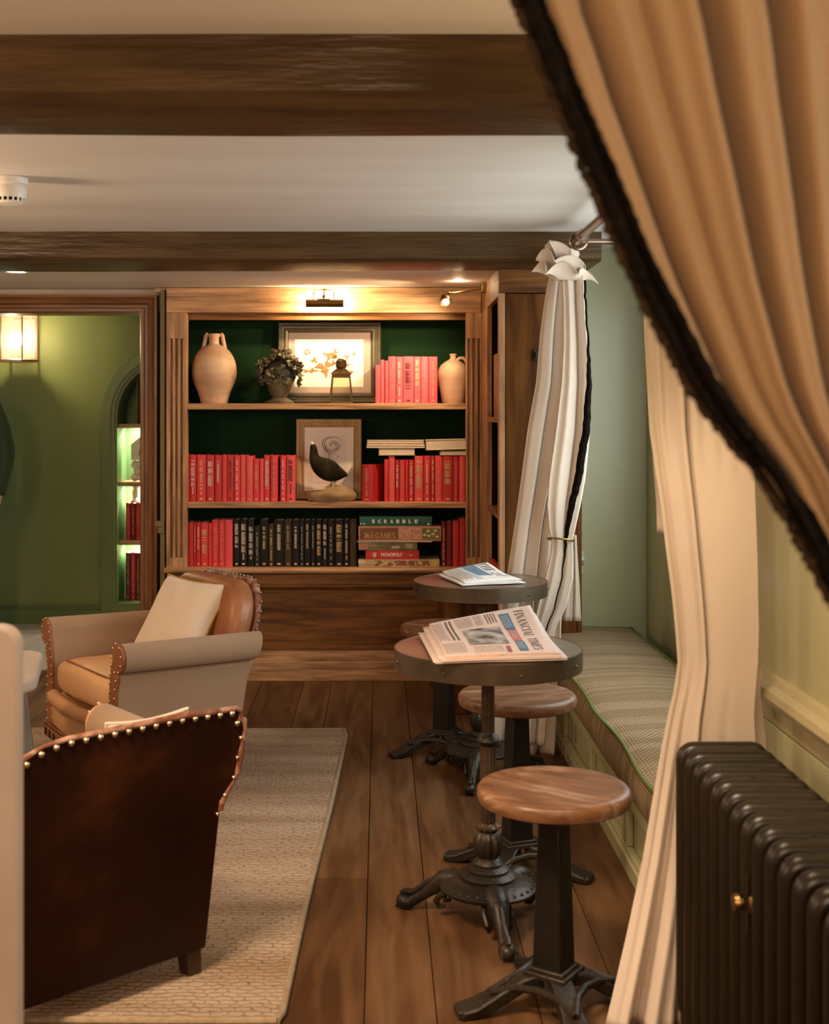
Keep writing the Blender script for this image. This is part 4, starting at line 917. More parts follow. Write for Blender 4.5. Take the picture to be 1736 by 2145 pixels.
# ================================================================ newspapers
def newsprint(name, c): return M(name, c, tuple(q*.94 for q in c), scale=30, rough=.85, spec=.1)
ink_d = M('news_ink', (.10, .075, .07), rough=.8); ink_g = M('news_grey_text', (.40, .32, .29), (.62, .5, .45), scale=160, stretch=(1, 1, 1), rough=.85, lo=.45, hi=.55)
blue_m = M('news_blue', (.055, .16, .27), (.07, .19, .31), scale=40, rough=.8); coral_p = M('news_coral', (.60, .16, .13), rough=.8); rose_p = M('news_rose', (.35, .10, .13), rough=.8)
photo_m = M('news_photo', (.07, .06, .055), (.58, .53, .50), scale=26, rough=.85, detail=5, lo=.36, hi=.66)
def newspaper(label, corners, zt, name_ink, mat, layers, group=None):
    """corners: front-left, front-right, back-right, back-left of the folded top sheet"""
    fl, fr, br, bl_ = [Vector(c) for c in corners]
    base = (fl+fr+br+bl_)/4
    t = thing('newspaper', label, 'newspaper', (base.x, base.y, zt))
    def surf(u, v, e=0.0):
        p = lerp(lerp(fl, fr, u), lerp(bl_, br, u), v)
        return p+Vector((0, 0, e+.012*math.sin(PI*min(1, u*1.15))*math.sin(PI*v)*.6+.004*math.sin(6*v+2*u)))
    m = MB(); m.grid(lambda u, v: surf(u, v), 24, 24); m.build('front_sheet', mat, t, solid=.0009)
    for k in range(layers):
        q = (k+1)/(layers+.6)
        def lay(u, v, q=q, k=k):
            p = surf(u, v); zf = zt+.0015+.0012*(layers-k)
            off = Vector((.010*math.sin(k*2.1)+.004*k*(1 if u > .5 else -1), -.004*k*(1-v)+.005*math.sin(k*1.3), 0))
            z = lerp(p.z, zf, min(1, q*(1.0)))
            return Vector((p.x, p.y, max(z, zf)))+off
        m = MB(); m.grid(lay, 14, 14); m.build('inner_sheet', mat, t, solid=.0008)
    return t, surf
def decal(t, surf, name, u0, u1, v0, v1, mat, e=.0016, n=6):
    m = MB(); m.grid(lambda a, b: surf(lerp(u0, u1, a), lerp(v0, v1, b), e), n, n); return m.build(name, mat, t)
def lines(t, surf, u0, u1, v0, v1, n, mat, name='text_column', ax='v', fill=.55, seed=1, e=.0014):
    """n rows of small text running along v, stacked along u"""
    q = random.Random(seed); m = MB()
    for k in range(n):
        a = lerp(u0, u1, k/n); b = a+(u1-u0)/n*fill; end = v0+(v1-v0)*q.uniform(0, .12)
        v = v1
        while v > end+.004:
            w = q.uniform(.018, .05); w2 = min(w, v-end)
            m.add([surf(a, v, e), surf(b, v, e), surf(b, v-w2, e), surf(a, v-w2, e)], [(0, 1, 2, 3)]); v -= w+.009
    return m.build(name, mat, t)
pinkp = newsprint('pink_newsprint', (.74, .60, .55))
NZ1 = TZ+.002
c = [P(932, 1377, 3.09), P(1166, 1371, 3.14), P(1110, 1271, 3.46), P(898, 1306, 3.47)]
t, S = newspaper('folded pink newspaper headed FINANCIAL TIMES on the nearer table', c, TZ+.001, ink_d, pinkp, 7)
vs, fs = serif_geo('FINANCIAL TIMES', lambda a, b: S(lerp(.815, .90, b), lerp(.93, .06, a), .0018)); MB().add(vs, fs).build('masthead', ink_d, t)
decal(t, S, 'blue_banner', .665, .76, .55, .90, blue_m); decal(t, S, 'coral_banner', .675, .76, .275, .545, coral_p); decal(t, S, 'blue_banner', .68, .765, .05, .27, blue_m)
lines(t, S, .675, .75, .57, .86, 4, M('news_pale_text', (.35, .42, .46), rough=.8), seed=4, e=.002)
lines(t, S, .69, .745, .30, .52, 3, MATS['news_pale_text'], seed=5, e=.002); lines(t, S, .69, .75, .08, .24, 3, MATS['news_pale_text'], seed=6, e=.002)
decal(t, S, 'photograph', .26, .62, .20, .64, photo_m)
lines(t, S, .14, .22, .34, .95, 2, ink_d, 'headline', fill=.45, seed=8)
lines(t, S, .24, .40, .70, .96, 11, ink_g, seed=9); lines(t, S, .42, .50, .70, .96, 6, ink_g, seed=10); lines(t, S, .53, .64, .72, .95, 4, ink_d, seed=11, fill=.4)
lines(t, S, .02, .12, .36, .95, 7, ink_g, seed=12); lines(t, S, .02, .22, .05, .30, 12, ink_g, seed=13); lines(t, S, .28, .55, .04, .17, 14, ink_g, seed=14)
decal(t, S, 'rose_block', .57, .61, .03, .15, rose_p)
# curled folded edge on the near left
m = MB()
for k in range(6):
    h0 = .030-.0042*k; off = .006*k
    for_pts = []
    def roll(u, v, k=k, h0=h0, off=off):
        p = S(0.02+.50*u, 0); a = PI*v
        hh = max(.002, (p.z-(TZ+.002))*.5*(1-.14*k))
        return Vector((p.x+off*.6, p.y-hh*.9*math.sin(a)*(1-u)**.6+.004*k, TZ+.003+hh+hh*math.cos(a)))
    m.grid(roll, 12, 8)
m.build('folded_edge', M('pink_newsprint_fold', (.80, .50, .40), (.74, .44, .34), scale=30, rough=.85), t, solid=.0008)
whitep = newsprint('white_newsprint', (.72, .70, .66))
c = [P(972, 1222, 4.50), P(1086, 1214, 4.58), P(1020, 1180, 4.78), P(926, 1196, 4.74)]
t, S = newspaper('folded white and blue newspaper headed THE on the farther table', c, TZ+.001, ink_d, whitep, 5)
decal(t, S, 'blue_banner', .42, .68, .28, .98, M('news_steel_blue', (.12, .20, .30), (.16, .25, .36), scale=30, rough=.8)); decal(t, S, 'pale_panel', .30, .40, .1, .98, M('news_pale_blue', (.45, .52, .58), rough=.8))
vs, fs = serif_geo('THE', lambda a, b: S(lerp(.74, .92, b), lerp(.97, .58, a), .0018)); MB().add(vs, fs).build('masthead', ink_d, t)
vs, fs = serif_geo('T', lambda a, b: S(lerp(.74, .92, b), lerp(.30, .18, a), .0018)); MB().add(vs, fs).build('masthead', ink_d, t)
decal(t, S, 'crest', .75, .91, .36, .52, M('news_crest', (.28, .27, .27), (.7, .68, .66), scale=120, rough=.8, lo=.45, hi=.55))
lines(t, S, .02, .28, .08, .95, 10, ink_g, seed=21)

# ================================================================ window seat
t = thing('window_seat', 'sage painted panelled window seat box along the window bay', 'bench', (.95, 4.4, 0))
bx0, by0, by1, bzt = .715, 3.07, 5.69, .268
MB().box(bx0+.03, XB-.003, by0+.01, by1, 0.0, bzt-.02).build('box', sage_m, t)
m = MB().box(bx0+.008, bx0+.03, by0, by1, .0, .065).box(bx0+.008, bx0+.03, by0, by1, bzt-.075, bzt-.02)
for k in range(5): y = lerp(by0, by1-.07, k/4); m.box(bx0+.008, bx0+.03, y, y+.07, .065, bzt-.075)
m.build('panel_frame', sage_m, t, bevel=.004)
MB().box(bx0, bx0+.035, by0, by1, 0, .05).build('skirting', sage_m, t, bevel=.004)
MB().box(bx0-.006, XB-.003, by0, by1, bzt-.02, bzt).build('seat_board', M('seat_board', (.11, .075, .035), rough=.5), t, bevel=.004)
# seat pad: striped woven cloth, green piping
pad = M('striped_weave', (.38, .285, .165), (.48, .37, .235), scale=1.4, stretch=(.6, 16, 1), rough=.95, spec=.1, lo=.46, hi=.54)
nt = pad.node_tree; N = nt.nodes; L = nt.links; b = N['Principled BSDF']
tc = N.new('ShaderNodeTexCoord'); br = N.new('ShaderNodeTexBrick'); mp = N.new('ShaderNodeMapping'); mp.inputs['Scale'].default_value = (1, 1, 1)
L.new(tc.outputs['Object'], mp.inputs[0]); L.new(mp.outputs[0], br.inputs['Vector'])
br.inputs['Scale'].default_value = 1; br.inputs['Brick Width'].default_value = .019; br.inputs['Row Height'].default_value = .011; br.inputs['Mortar Size'].default_value = .0028; br.inputs['Mortar Smooth'].default_value = .5
bp = N.new('ShaderNodeBump'); bp.inputs['Strength'].default_value = .9; bp.inputs['Distance'].default_value = .006; bp.invert = True
L.new(br.outputs['Fac'], bp.inputs['Height']); L.new(bp.outputs[0], b.inputs['Normal'])
src = b.inputs['Base Color'].links[0].from_socket; mx = N.new('ShaderNodeMix'); mx.data_type = 'RGBA'; mx.blend_type = 'MULTIPLY'; mx.inputs[7].default_value = (.45, .38, .3, 1)
L.new(br.outputs['Fac'], mx.inputs[0]); L.new(src, mx.inputs[6]); L.new(mx.outputs[2], b.inputs['Base Color'])
px0, px1, py0, py1, pz0, pz1 = .700, 1.125, 3.10, 5.67, bzt+.0008, .392
t = thing('seat_cushion', 'long cream woven cushion with green piping on the window seat', 'cushion', (.91, 4.4, bzt))
ny, nx = 60, 16
def top(u, v):
    x = lerp(px0, px1, u); y = lerp(py0, py1, v); e = (min(u, 1-u)*2)**.35*(min(v, 1-v)*14 if min(v, 1-v)*14 < 1 else 1)**.4
    wob = .004*math.sin(y*7)*(1-u)
    return (x+(.006*math.sin(y*9) if u == 0 else 0), y, pz1-.016+.022*e+.003*math.sin(y*23+x*3)*min(u, 1-u)*2+wob)
m = MB().grid(top, nx, ny); m.build('top_panel', pad, t)
m = MB()
def side(u, v):
    y = lerp(py0, py1, u); bul = .012*math.sin(PI*v)
    return (px0-bul+.006*math.sin(y*9)*v, y, lerp(pz0, pz1-.016+.004*math.sin(y*7), v))
m.grid(side, 60, 6); m.grid(lambda u, v: (lerp(px0, px1, u), py0-.012*math.sin(PI*v), lerp(pz0, pz1-.016, v)), 10, 5).grid(lambda u, v: (lerp(px0, px1, u), py1, lerp(pz0, pz1-.016, v)), 10, 2).grid(lambda u, v: (px1, lerp(py0, py1, u), lerp(pz0, pz1-.016, v)), 10, 2)
m.add([(px0, py0, pz0), (px1, py0, pz0), (px1, py1, pz0), (px0, py1, pz0)], [(0, 1, 2, 3)])
padside = pad.copy(); padside.name = 'striped_weave_side'; N = padside.node_tree.nodes
for n in N:
    if n.type == 'MAPPING' and not any(l.to_node.type == 'TEX_NOISE' for l in n.outputs[0].links): n.inputs['Rotation'].default_value = (0, PI/2, 0)
m.build('side_panel', padside, t)
pg = M('green_piping', (.12, .17, .035), rough=.7)
pts = [top(0, k/80) for k in range(81)]; m = MB().tube([Vector(p)+Vector((-.002, 0, .002)) for p in pts], .0052, 8)
m.tube([Vector(top(1, k/40))+Vector((.002, 0, .002)) for k in range(41)], .005, 8); m.tube([Vector(top(k/12, 0)) for k in range(13)], .005, 8); m.tube([Vector(top(k/12, 1)) for k in range(13)], .005, 8)
m.build('piping', pg, t)

# ================================================================ rug
rug_m = M('jute', (.315, .215, .135), (.44, .335, .245), scale=2.4, stretch=(.5, 3.2, 1), rough=.95, spec=.08, lo=.38, hi=.62)
nt = rug_m.node_tree; N = nt.nodes; L = nt.links; b = N['Principled BSDF']
tc = N.new('ShaderNodeTexCoord'); nz = N.new('ShaderNodeTexNoise'); nz.inputs['Scale'].default_value = 16
ad = N.new('ShaderNodeVectorMath'); ad.operation = 'MULTIPLY_ADD'; ad.inputs[1].default_value = (.06, .032, 0)
L.new(tc.outputs['Object'], nz.inputs['Vector']); L.new(nz.outputs['Color'], ad.inputs[0]); L.new(tc.outputs['Object'], ad.inputs[2])
br = N.new('ShaderNodeTexBrick'); L.new(ad.outputs[0], br.inputs['Vector']); br.inputs['Scale'].default_value = 1
br.inputs['Brick Width'].default_value = .036; br.inputs['Row Height'].default_value = .018; br.inputs['Mortar Size'].default_value = .0045; br.inputs['Mortar Smooth'].default_value = 1
bp = N.new('ShaderNodeBump'); bp.inputs['Strength'].default_value = .6; bp.inputs['Distance'].default_value = .010; bp.invert = True
L.new(br.outputs['Fac'], bp.inputs['Height']); L.new(bp.outputs[0], b.inputs['Normal'])
src = b.inputs['Base Color'].links[0].from_socket; mx = N.new('ShaderNodeMix'); mx.data_type = 'RGBA'; mx.blend_type = 'MULTIPLY'; mx.inputs[7].default_value = (.52, .41, .31, 1)
n2 = N.new('ShaderNodeTexNoise'); n2.inputs['Scale'].default_value = 55; L.new(tc.outputs['Object'], n2.inputs['Vector'])
mr = N.new('ShaderNodeMapRange'); mr.inputs[1].default_value = .50; mr.inputs[2].default_value = .74; L.new(n2.outputs['Fac'], mr.inputs[0])
mm = N.new('ShaderNodeMath'); mm.operation = 'MULTIPLY'; L.new(mr.outputs[0], mm.inputs[0]); L.new(br.outputs['Fac'], mm.inputs[1])
L.new(mm.outputs[0], mx.inputs[0]); L.new(src, mx.inputs[6]); L.new(mx.outputs[2], b.inputs['Base Color'])
def rug_edge(y): return interp([(2.74, -.232), (2.80, -.215), (3.4, -.20), (4.3, -.165), (5.22, -.138), (5.31, -.150)], y)[0]
def rugpt(u, v, z):
    y = lerp(2.765, 5.315, v); x1 = rug_edge(y); x = lerp(-2.1, x1, u)
    return (x, y+.006*math.sin(x*4)*(v < .02 or v > .98), z)
m = MB(); m.grid(lambda u, v: rugpt(u, v, .0125), 40, 60); m.grid(lambda u, v: rugpt(1, u, .0008+.0117*v), 60, 1).grid(lambda u, v: rugpt(u, 0, .0008+.0117*v), 40, 1).grid(lambda u, v: rugpt(u, 1, .0008+.0117*v), 40, 1).grid(lambda u, v: rugpt(0, u, .0008+.0117*v), 30, 1)
o = m.build('jute_rug', rug_m, origin=(-1.1, 4.0, 0)); tag(o, 'large woven jute rug under the two armchairs', 'rug')
MB().tube([Vector(rugpt(1, k/60, .009)) for k in range(61)], .0085, 8).tube([Vector(rugpt(k/30, 0, .009)) for k in range(31)], .0085, 8).tube([Vector(rugpt(k/30, 1, .009)) for k in range(31)], .0085, 8).build('bound_edge', M('jute_binding', (.27, .20, .12), (.36, .27, .17), scale=60, rough=.9, bump=.3, bscale=90), o)

# ================================================================ radiator
rad_m = M('radiator_brown', (.012, .0075, .0035), (.017, .011, .005), scale=6, rough=.34, spec=.5, metal=.0)
rx0, rx1, rzt, pitch = .622, .800, .646, .0672
NS = 18; ry0 = 2.625
t = thing('radiator', 'dark brown cast-iron column radiator in the right foreground', 'radiator', (.71, ry0-pitch*NS/2, 0), 0)
for k in range(NS):
    y = ry0-pitch*k; m = MB(); r = .0185; c_ = .03
    z0_ = .085; pts = []
    for (cx_, cz_, a0) in ((rx0+c_, rzt-c_, 180), (rx1-c_, rzt-c_, 90), (rx1-c_, z0_+c_, 0), (rx0+c_, z0_+c_, -90)):
        for j in range(6): a = math.radians(a0-90*j/5); pts.append((cx_+(c_-r*.6)*math.cos(a), y, cz_+(c_-r*.6)*math.sin(a)))
    m.tube(pts, r, 12, close=True, flat=1.0)
    for xx in (lerp(rx0, rx1, .36), lerp(rx0, rx1, .64)): m.tube([(xx, y, z0_+.01), (xx, y, rzt-.012)], r*.86, 10)
    m.tube([((rx0+rx1)/2, y+pitch*.5, rzt-.024), ((rx0+rx1)/2, y-pitch*.5, rzt-.024)], .020, 12); m.tube([((rx0+rx1)/2, y+pitch*.5, z0_+.03), ((rx0+rx1)/2, y-pitch*.5, z0_+.03)], .020, 12)
    m.build('section', rad_m, t)
for yk in (ry0-pitch*.0, ry0-pitch*(NS-1)):
    m = MB()
    for xx in (rx0+.02, rx1-.02): m.tube([(xx, yk, .10), (xx, yk, .03), (xx, yk, .001)], [.018, .016, .020], 12)
    m.build('foot', rad_m, t)
yk = .615*2650/757; zk = Z(1890, yk)
m = MB().lathe([(.001, 0), (.022, 0), (.020, .004), (.008, .006), (.008, .014), (.015, .018), (.014, .026), (.001, .029)], seg=20); m.v = [Vector((rx0+.006-p.z, yk+p.x, zk+p.y)) for p in m.v]
m.tube([(rx0+.002, yk, zk), (XR-.004, yk, zk)], .005, 8); m.build('wall_stay', brass_m, t)
m = MB().box(-.0015, .0015, -.016, .016, -.05, .05); m.v = [Vector((rx0+p.x, yk+p.y, zk+p.z)) for p in m.v]; m.build('stay_plate', brass_m, t)
# ================================================================ armchairs
taupe = weave('taupe_linen', (.31, .205, .128), (.345, .23, .148), sx=700)
tanl = M('tan_leather', (.60, .32, .15), (.72, .42, .21), scale=4, rough=.48, bump=.1, bscale=60)
brownl = M('brown_leather', (.20, .068, .024), (.36, .14, .055), scale=5, rough=.38, bump=.12, bscale=70)
darkl = M('dark_worn_leather', (.012, .0030, .0008), (.070, .018, .0045), scale=4.5, detail=8, rough=.5, bump=.18, bscale=60, c3=(.020, .0052, .0014), lo=.3, hi=.78, spec=.16)
edge_l = M('scuffed_leather_edge', (.16, .055, .028), (.42, .24, .16), scale=26, rough=.45, lo=.45, hi=.62)
legw = M('dark_turned_wood', (.035, .016, .007), (.07, .03, .012), scale=8, rough=.4)
def arm_outline(top_z, zb, flare):
    pts = [(0, zb), (.0, zb+.12), (.002+flare*.1, top_z-.16), (flare*.45, top_z-.085)]
    cx_, cz_, r = flare+.034, top_z-.05, .05
    for k in range(13):
        a = math.radians(195-305*k/12); pts.append((cx_+r*math.cos(a), cz_+r*math.sin(a)))
    pts += [(flare*.75+.045, top_z-.115), (.062, top_z-.17), (.066, zb+.12), (.066, zb)]
    return pts
def roundrect(w, h, r, n=6, arch=0):
    pts = []
    for cx_, cz_, a0 in ((w/2-r, r*.3, -90), (w/2-r, h-r, 0), (-w/2+r, h-r, 90), (-w/2+r, r*.3, 180)):
        rr = r if cz_ > h/2 else r*.3
        for k in range(n+1):
            a = math.radians(a0+90*k/n); x = cx_+rr*math.cos(a)+(0 if cz_ > h/2 else math.copysign(r*.7, cx_)); z = cz_+rr*math.sin(a)
            pts.append((x, z))
    out = []
    for i, (x, z) in enumerate(pts):
        out.append((x, z+arch*(1-(2*x/w)**2)*(1 if z > h*.6 else 0)))
    return out
def armchair(label, loc, rz, width, depth, arm_z, back_z, seat_z, style):
    """front faces local -Y, local +X is the sitter's left... built about the centre of the seat"""
    t = thing('armchair', label, 'armchair', loc, rz)
    yf, yb = -depth/2, depth/2; zb = .115; wi = width/2-.066
    lean = .12
    aw = width/2 if style == 'round' else width/2-.085
    wi = aw-.066
    for s in (-1, 1):
        ol = arm_outline(arm_z, zb, .05 if style == 'round' else .008)
        m = MB(); n = 8; rings = []
        for k in range(n+1):
            q = k/n; dz = -.010*q; fl = 1-.2*q
            rr_ = []
            for u, v in ol:
                yr_ = yb-.045 if style == 'round' else yb-.06
                yr_ -= .10*(1-(v-zb)/(arm_z-zb)) if style == 'round' else 0
                rr_.append((s*(wi+u*(fl if v > zb+.2 else 1)), lerp(yf+.012, yr_, q), v+(dz if v > zb+.2 else 0)))
            rings.append(rr_)
        kk = len(ol); m.add([p for r_ in rings for p in r_], [(i*kk+j, i*kk+(j+1) % kk, (i+1)*kk+(j+1) % kk, (i+1)*kk+j) for i in range(n) for j in range(kk)]+[tuple(range(kk)), tuple(n*kk+j for j in range(kk))])
        a = m.build('arm', taupe, t, local=True)
        m = MB().prism([(lerp(.034, u, .96), v) for u, v in ol], lambda u, v, q, s=s: (s*(wi+u), q, v), yf, yf+.014)
        fr = m.build('arm_front', brownl if style == 'round' else tanl, t, local=True, bevel=.004)
        m = MB()
        L_ = [Vector((lerp(.034, u, .78), v)) for u, v in ol]
        dist = 0; acc = 0
        for i in range(len(L_)-1):
            seg = (L_[i+1]-L_[i]).length; pos = acc
            while pos < seg:
                p = lerp(L_[i], L_[i+1], pos/seg); MB().sphere((s*(wi+p.x), yf-.001, p.y), .0052, 8, 5, (1, .6, 1)).build('nail', nail_m, fr, local=True); pos += .032
            acc = pos-seg
    # seat
    MB().box(-wi, wi, yf+.03, yb-.19, zb+.02, seat_z-.12).build('seat_base', tanl, t, local=True, bevel=.01)
    m = MB()
    def front(u, v):
        x = lerp(-wi, wi, u); b_ = .022*math.sin(PI*u)
        return (x, yf+.008-b_-.006*math.sin(PI*v), lerp(zb+.035, seat_z-.155, v))
    m.grid(front, 14, 8); m.build('front_panel', tanl, t, local=True, solid=.012)
    m = MB(); m.tube([(lerp(-wi, wi, k/12), yf+.004-.026*math.sin(PI*k/12), seat_z-.135-.004*math.sin(PI*k/12)) for k in range(13)], .026, 12); m.build('front_roll', tanl, t, local=True)
    m = MB()
    def cushion(a, b):
        th = 2*PI*a; ph = PI*(b-.5); ce = math.copysign(abs(math.cos(th))**.2, math.cos(th)); se = math.copysign(abs(math.sin(th))**.2, math.sin(th))
        cp_ = abs(math.cos(ph))**.28; sp_ = math.copysign(abs(math.sin(ph))**.6, math.sin(ph))
        x = (wi-.002)*ce*cp_; y = (depth/2-.075)*se*cp_-.070-(.022*(1-(x/wi)**2) if se < 0 else 0)
        return (x, y, seat_z-.055+.062*sp_+.018*(1-(x/wi)**2)*(sp_ > 0)*cp_)
    m.grid(cushion, 48, 14, closeu=True); m.build('seat_cushion', tanl if style == 'round' else taupe, t, local=True)
    m = MB()
    pts = [cushion(k/48, .80) for k in range(48)]; m.tube(pts, .0055, 8, close=True); m.build('cushion_piping', brownl, t, local=True)
    # lower band with slots and nails
    m = MB().prism([(0, 0), (0, .045), (.012, .045), (.012, 0)], lambda u, v, q: (q*(wi+.064), yf-.016*(1-q*q)-.004+u, zb-.005+v), -1, 1)
    m = MB(); m.grid(lambda u, v: (lerp(-wi-.06, wi+.06, u), yf-.004-.020*math.sin(PI*u), zb-.01+.05*v), 16, 2); bd = m.build('bottom_band', brownl, t, local=True, solid=.008)
    m = MB()
    for k in range(22):
        u = (k+.5)/22; m.sphere((lerp(-wi-.06, wi+.06, u), yf-.010-.020*math.sin(PI*u), zb+.036), .0045, 8, 5)
        if k % 2 == 0: x = lerp(-wi-.06, wi+.06, u); MB().box(x-.003, x+.003, yf-.012-.020*math.sin(PI*u), yf-.006-.020*math.sin(PI*u), zb-.006, zb+.020).build('slot', dark_m, bd, local=True)
    m.build('stud_edging', M('dark_nails', (.10, .05, .025), rough=.4, metal=.6) if 'dark_nails' not in MATS else MATS['dark_nails'], bd, local=True)
    # back
    bz = zb+.02; hb = back_z-bz
    if style == 'round':
        wb_ = 2*wi+.07; ol = roundrect(wb_, hb, .13, arch=.02)
        fn = lambda u, v, q: (u, yb-.215+q+.165*(v/hb), bz+v)
        MB().prism(ol, fn, -.055, .045).build('backrest', brownl, t, local=True, bevel=.035, bseg=4)
        m = MB(); m.prism([(u*1.012, v*1.006) for u, v in ol], fn, .040, .062); bb = m.build('back_edge', edge_l, t, local=True, bevel=.006)
        m = MB()
        for i in range(len(ol)):
            a, b = Vector(ol[i]), Vector(ol[(i+1) % len(ol)]); n = max(1, int((b-a).length/.026))
            for k in range(n):
                p = lerp(a, b, k/n)
                if p.y > hb*.55: m.sphere(fn(p.x*1.02, p.y*1.01, .055), .0055, 8, 5)
        m.build('nails', M('pewter_nails', (.30, .28, .28), rough=.3, metal=.9) if 'pewter_nails' not in MATS else MATS['pewter_nails'], bb, local=True)
    else:
        # square-shouldered back seen from behind: outline with scrolled wings at arm height
        h = hb
        rt = [(-.262, 0), (-.274, h*.58), (-.277, h*.615), (-.294, h*.66), (-.312, h*.70), (-.318, h*.74), (-.322, h*.80), (-.326, h*.87), (-.330, h*.91), (-.324, h*.945), (-.312, h*.955), (-.314, h*.982), (-.300, h*1.0), (-.15, h*1.012)]
        lf = [(.15, h*1.008), (.205, h*.995), (.245, h*.965), (.278, h*.92), (.300, h*.86), (.308, h*.80), (.300, h*.72), (.285, h*.66), (.272, h*.61), (.262, 0)]
        sc_ = (width/2)/.325
        ol = [(u*sc_, v) for u, v in rt+lf]
        fn = lambda u, v, q: (u, yb-.06+q+lean*(v/hb)*.6, bz-.075+v*(hb+.075)/hb)
        MB().prism([(u*.86, v*.95) for u, v in ol], fn, -.07, .004).build('backrest', taupe, t, local=True, bevel=.02, bseg=3)
        bp_ = MB().prism(ol, fn, .006, .022).build('back_panel', darkl, t, local=True, bevel=.007, bseg=3)
        m = MB(); P_ = [Vector(fn(u*.995, v*.995, .021)) for u, v in ol[1:-1]]; 
        m.tube(P_, [.0065+.002*math.sin(i*1.7) for i in range(len(P_))], 8); m.build('rolled_edge', edge_l, bp_, local=True)
        m = MB(); cum = 0
        for i in range(1, len(ol)-2):
            a, b = Vector(ol[i]), Vector(ol[i+1]); L2 = (b-a).length
            while cum < L2:
                p = lerp(a, b, cum/L2); q = Vector((p.x*.962, p.y*.978)); MB().sphere(fn(q.x, q.y, .024), .0078 if p.y > h*.93 else .005, 10, 6).build('nail', nail_m, bp_, local=True); cum += .036 if p.y > h*.93 else .042
            cum -= L2
    for sx in (-1, 1):
        for y, back in ((yf+.05, 0), (yb-.090 if style != 'round' else yb-.15, 1)):
            x = sx*(wi-.0 if not back else (wi-.025 if style == 'round' else width/2*.80-.021))
            if back:
                m = MB(); m.prism([(-.021, -.024), (.021, -.024), (.021, .024), (-.021, .024)], lambda u, v, q, x=x, y=y: (x+u*(1.15 if q else .85), y+v*(1.15 if q else .85)+(.0 if q else .02), zb+.02 if q else .0), 0, 1)
            else: m = MB().lathe([(.012, 0), (.020, .006), (.024, .02), (.018, .04), (.026, .07), (.030, zb+.02)], (x, y, 0), 18)
            m.build('leg', legw, t, local=True, bevel=.002 if back else 0)
    return t
RZ = .0127
fa = math.atan2(-.82, .57)
armchair('taupe linen and brown leather armchair with a rounded back, facing left before the bookcase', (-.835, 4.72, RZ), fa, .66, .60, .545, .690, .395, 'round')
na = math.atan2(-.68, -.74)
armchair('dark worn leather armchair seen from behind in the left foreground', (-.722, 2.945, RZ), na, .640, .44, .578, .635, .36, 'square')

# ================================================================ cushions
cream_l = weave('cream_linen', (.66, .55, .44), (.70, .59, .48), sx=600)
must = M('mustard_cloth', (.42, .26, .07), (.48, .31, .09), scale=6, rough=.8)
def pillow(label, loc, rot, w, h, th, front, back, pipe=None):
    t = thing('cushion', label, 'cushion', loc); t.rotation_euler = rot
    def half(sg):
        def fn(u, v):
            a, b = 2*u-1, 2*v-1
            pin = 1-.075*(1-a*a)*abs(b)**2-.0; pin2 = 1-.075*(1-b*b)*abs(a)**2
            prof = max(0, (1-a**4)*(1-b**4))**.55*(.85+.15*math.cos(a*2)*math.cos(b*2))
            wr = .004*math.sin(9*a+5*b)*(1-abs(a))*(abs(b) > .3)
            return Vector((a*w/2*pin2*(1-.05*(1-b*b)), sg*(th/2*prof+wr*prof), b*h/2*(1-.09*(1-a*a))))
        return fn
    MB().grid(half(-1), 28, 28).build('front', front, t, local=True); MB().grid(half(1), 28, 28).build('back', back, t, local=True)
    f = half(-1); pts = [f(k/20, 0) for k in range(20)]+[f(1, k/20) for k in range(20)]+[f(1-k/20, 1) for k in range(20)]+[f(0, 1-k/20) for k in range(20)]
    MB().tube(pts, .0042, 8, close=True).build('piping', pipe or must, t, local=True)
    return t
ch = Vector((-.835, 4.72, RZ)); fv = Vector((-.82, -.57, 0)); pc = ch-fv*.045+Vector((0, 0, .535))+Vector((.045, .02, 0))
pillow('cream square cushion with mustard piping on the far armchair', pc, (math.radians(-32), math.radians(0), math.radians(-44)), .40, .37, .14, cream_l, must)
pillow('cream cushion inside the dark armchair, its rim just showing over the back', (-.565, 2.975, .505), (math.radians(-16), math.radians(0), na), .22, .26, .10, cream_l, cream_l, cream_l)

# ================================================================ painted table and settle at the left edge
wp = M('chalky_white_paint', (.44, .35, .29), (.49, .395, .33), scale=5, rough=.6, bump=.08, bscale=20)
gp = M('pale_blue_grey_paint', (.26, .28, .27), (.33, .35, .33), scale=6, rough=.55)
t = thing('coffee_table', 'low white-topped table with pale blue-grey splayed legs between the armchairs', 'table', (-1.44, 4.10, RZ), math.radians(12))
m = MB().prism([(x, z-.16*0) for x, z in [(.33-.09+.09*math.cos(a), .28-.09+.09*math.sin(a)) for a in [k*PI/12 for k in range(7)]]+[(-.33+.09-.09*math.sin(a), .28-.09+.09*math.cos(a)) for a in [k*PI/12 for k in range(7)]]+[(-.33+.09-.09*math.cos(a), -.28+.09-.09*math.sin(a)) for a in [k*PI/12 for k in range(7)]]+[(.33-.09+.09*math.sin(a), -.28+.09-.09*math.cos(a)) for a in [k*PI/12 for k in range(7)]]],
               lambda u, v, q: (u, v, q), .455, .498)
m.build('tabletop', wp, t, local=True, bevel=.012, bseg=3)
MB().box(-.26, .26, -.21, .21, .40, .455).build('apron', gp, t, local=True, bevel=.003)
for sx in (-1, 1):
    for sy in (-1, 1):
        m = MB(); m.prism([(-.022, -.022), (.022, -.022), (.022, .022), (-.022, .022)], lambda u, v, q, sx=sx, sy=sy: (sx*(.235 if q else .30)+u*(1.2 if q else .7), sy*(.185 if q else .23)+v*(1.2 if q else .7), .455 if q else .0), 0, 1)
        m.build('leg', gp, t, local=True, bevel=.003)
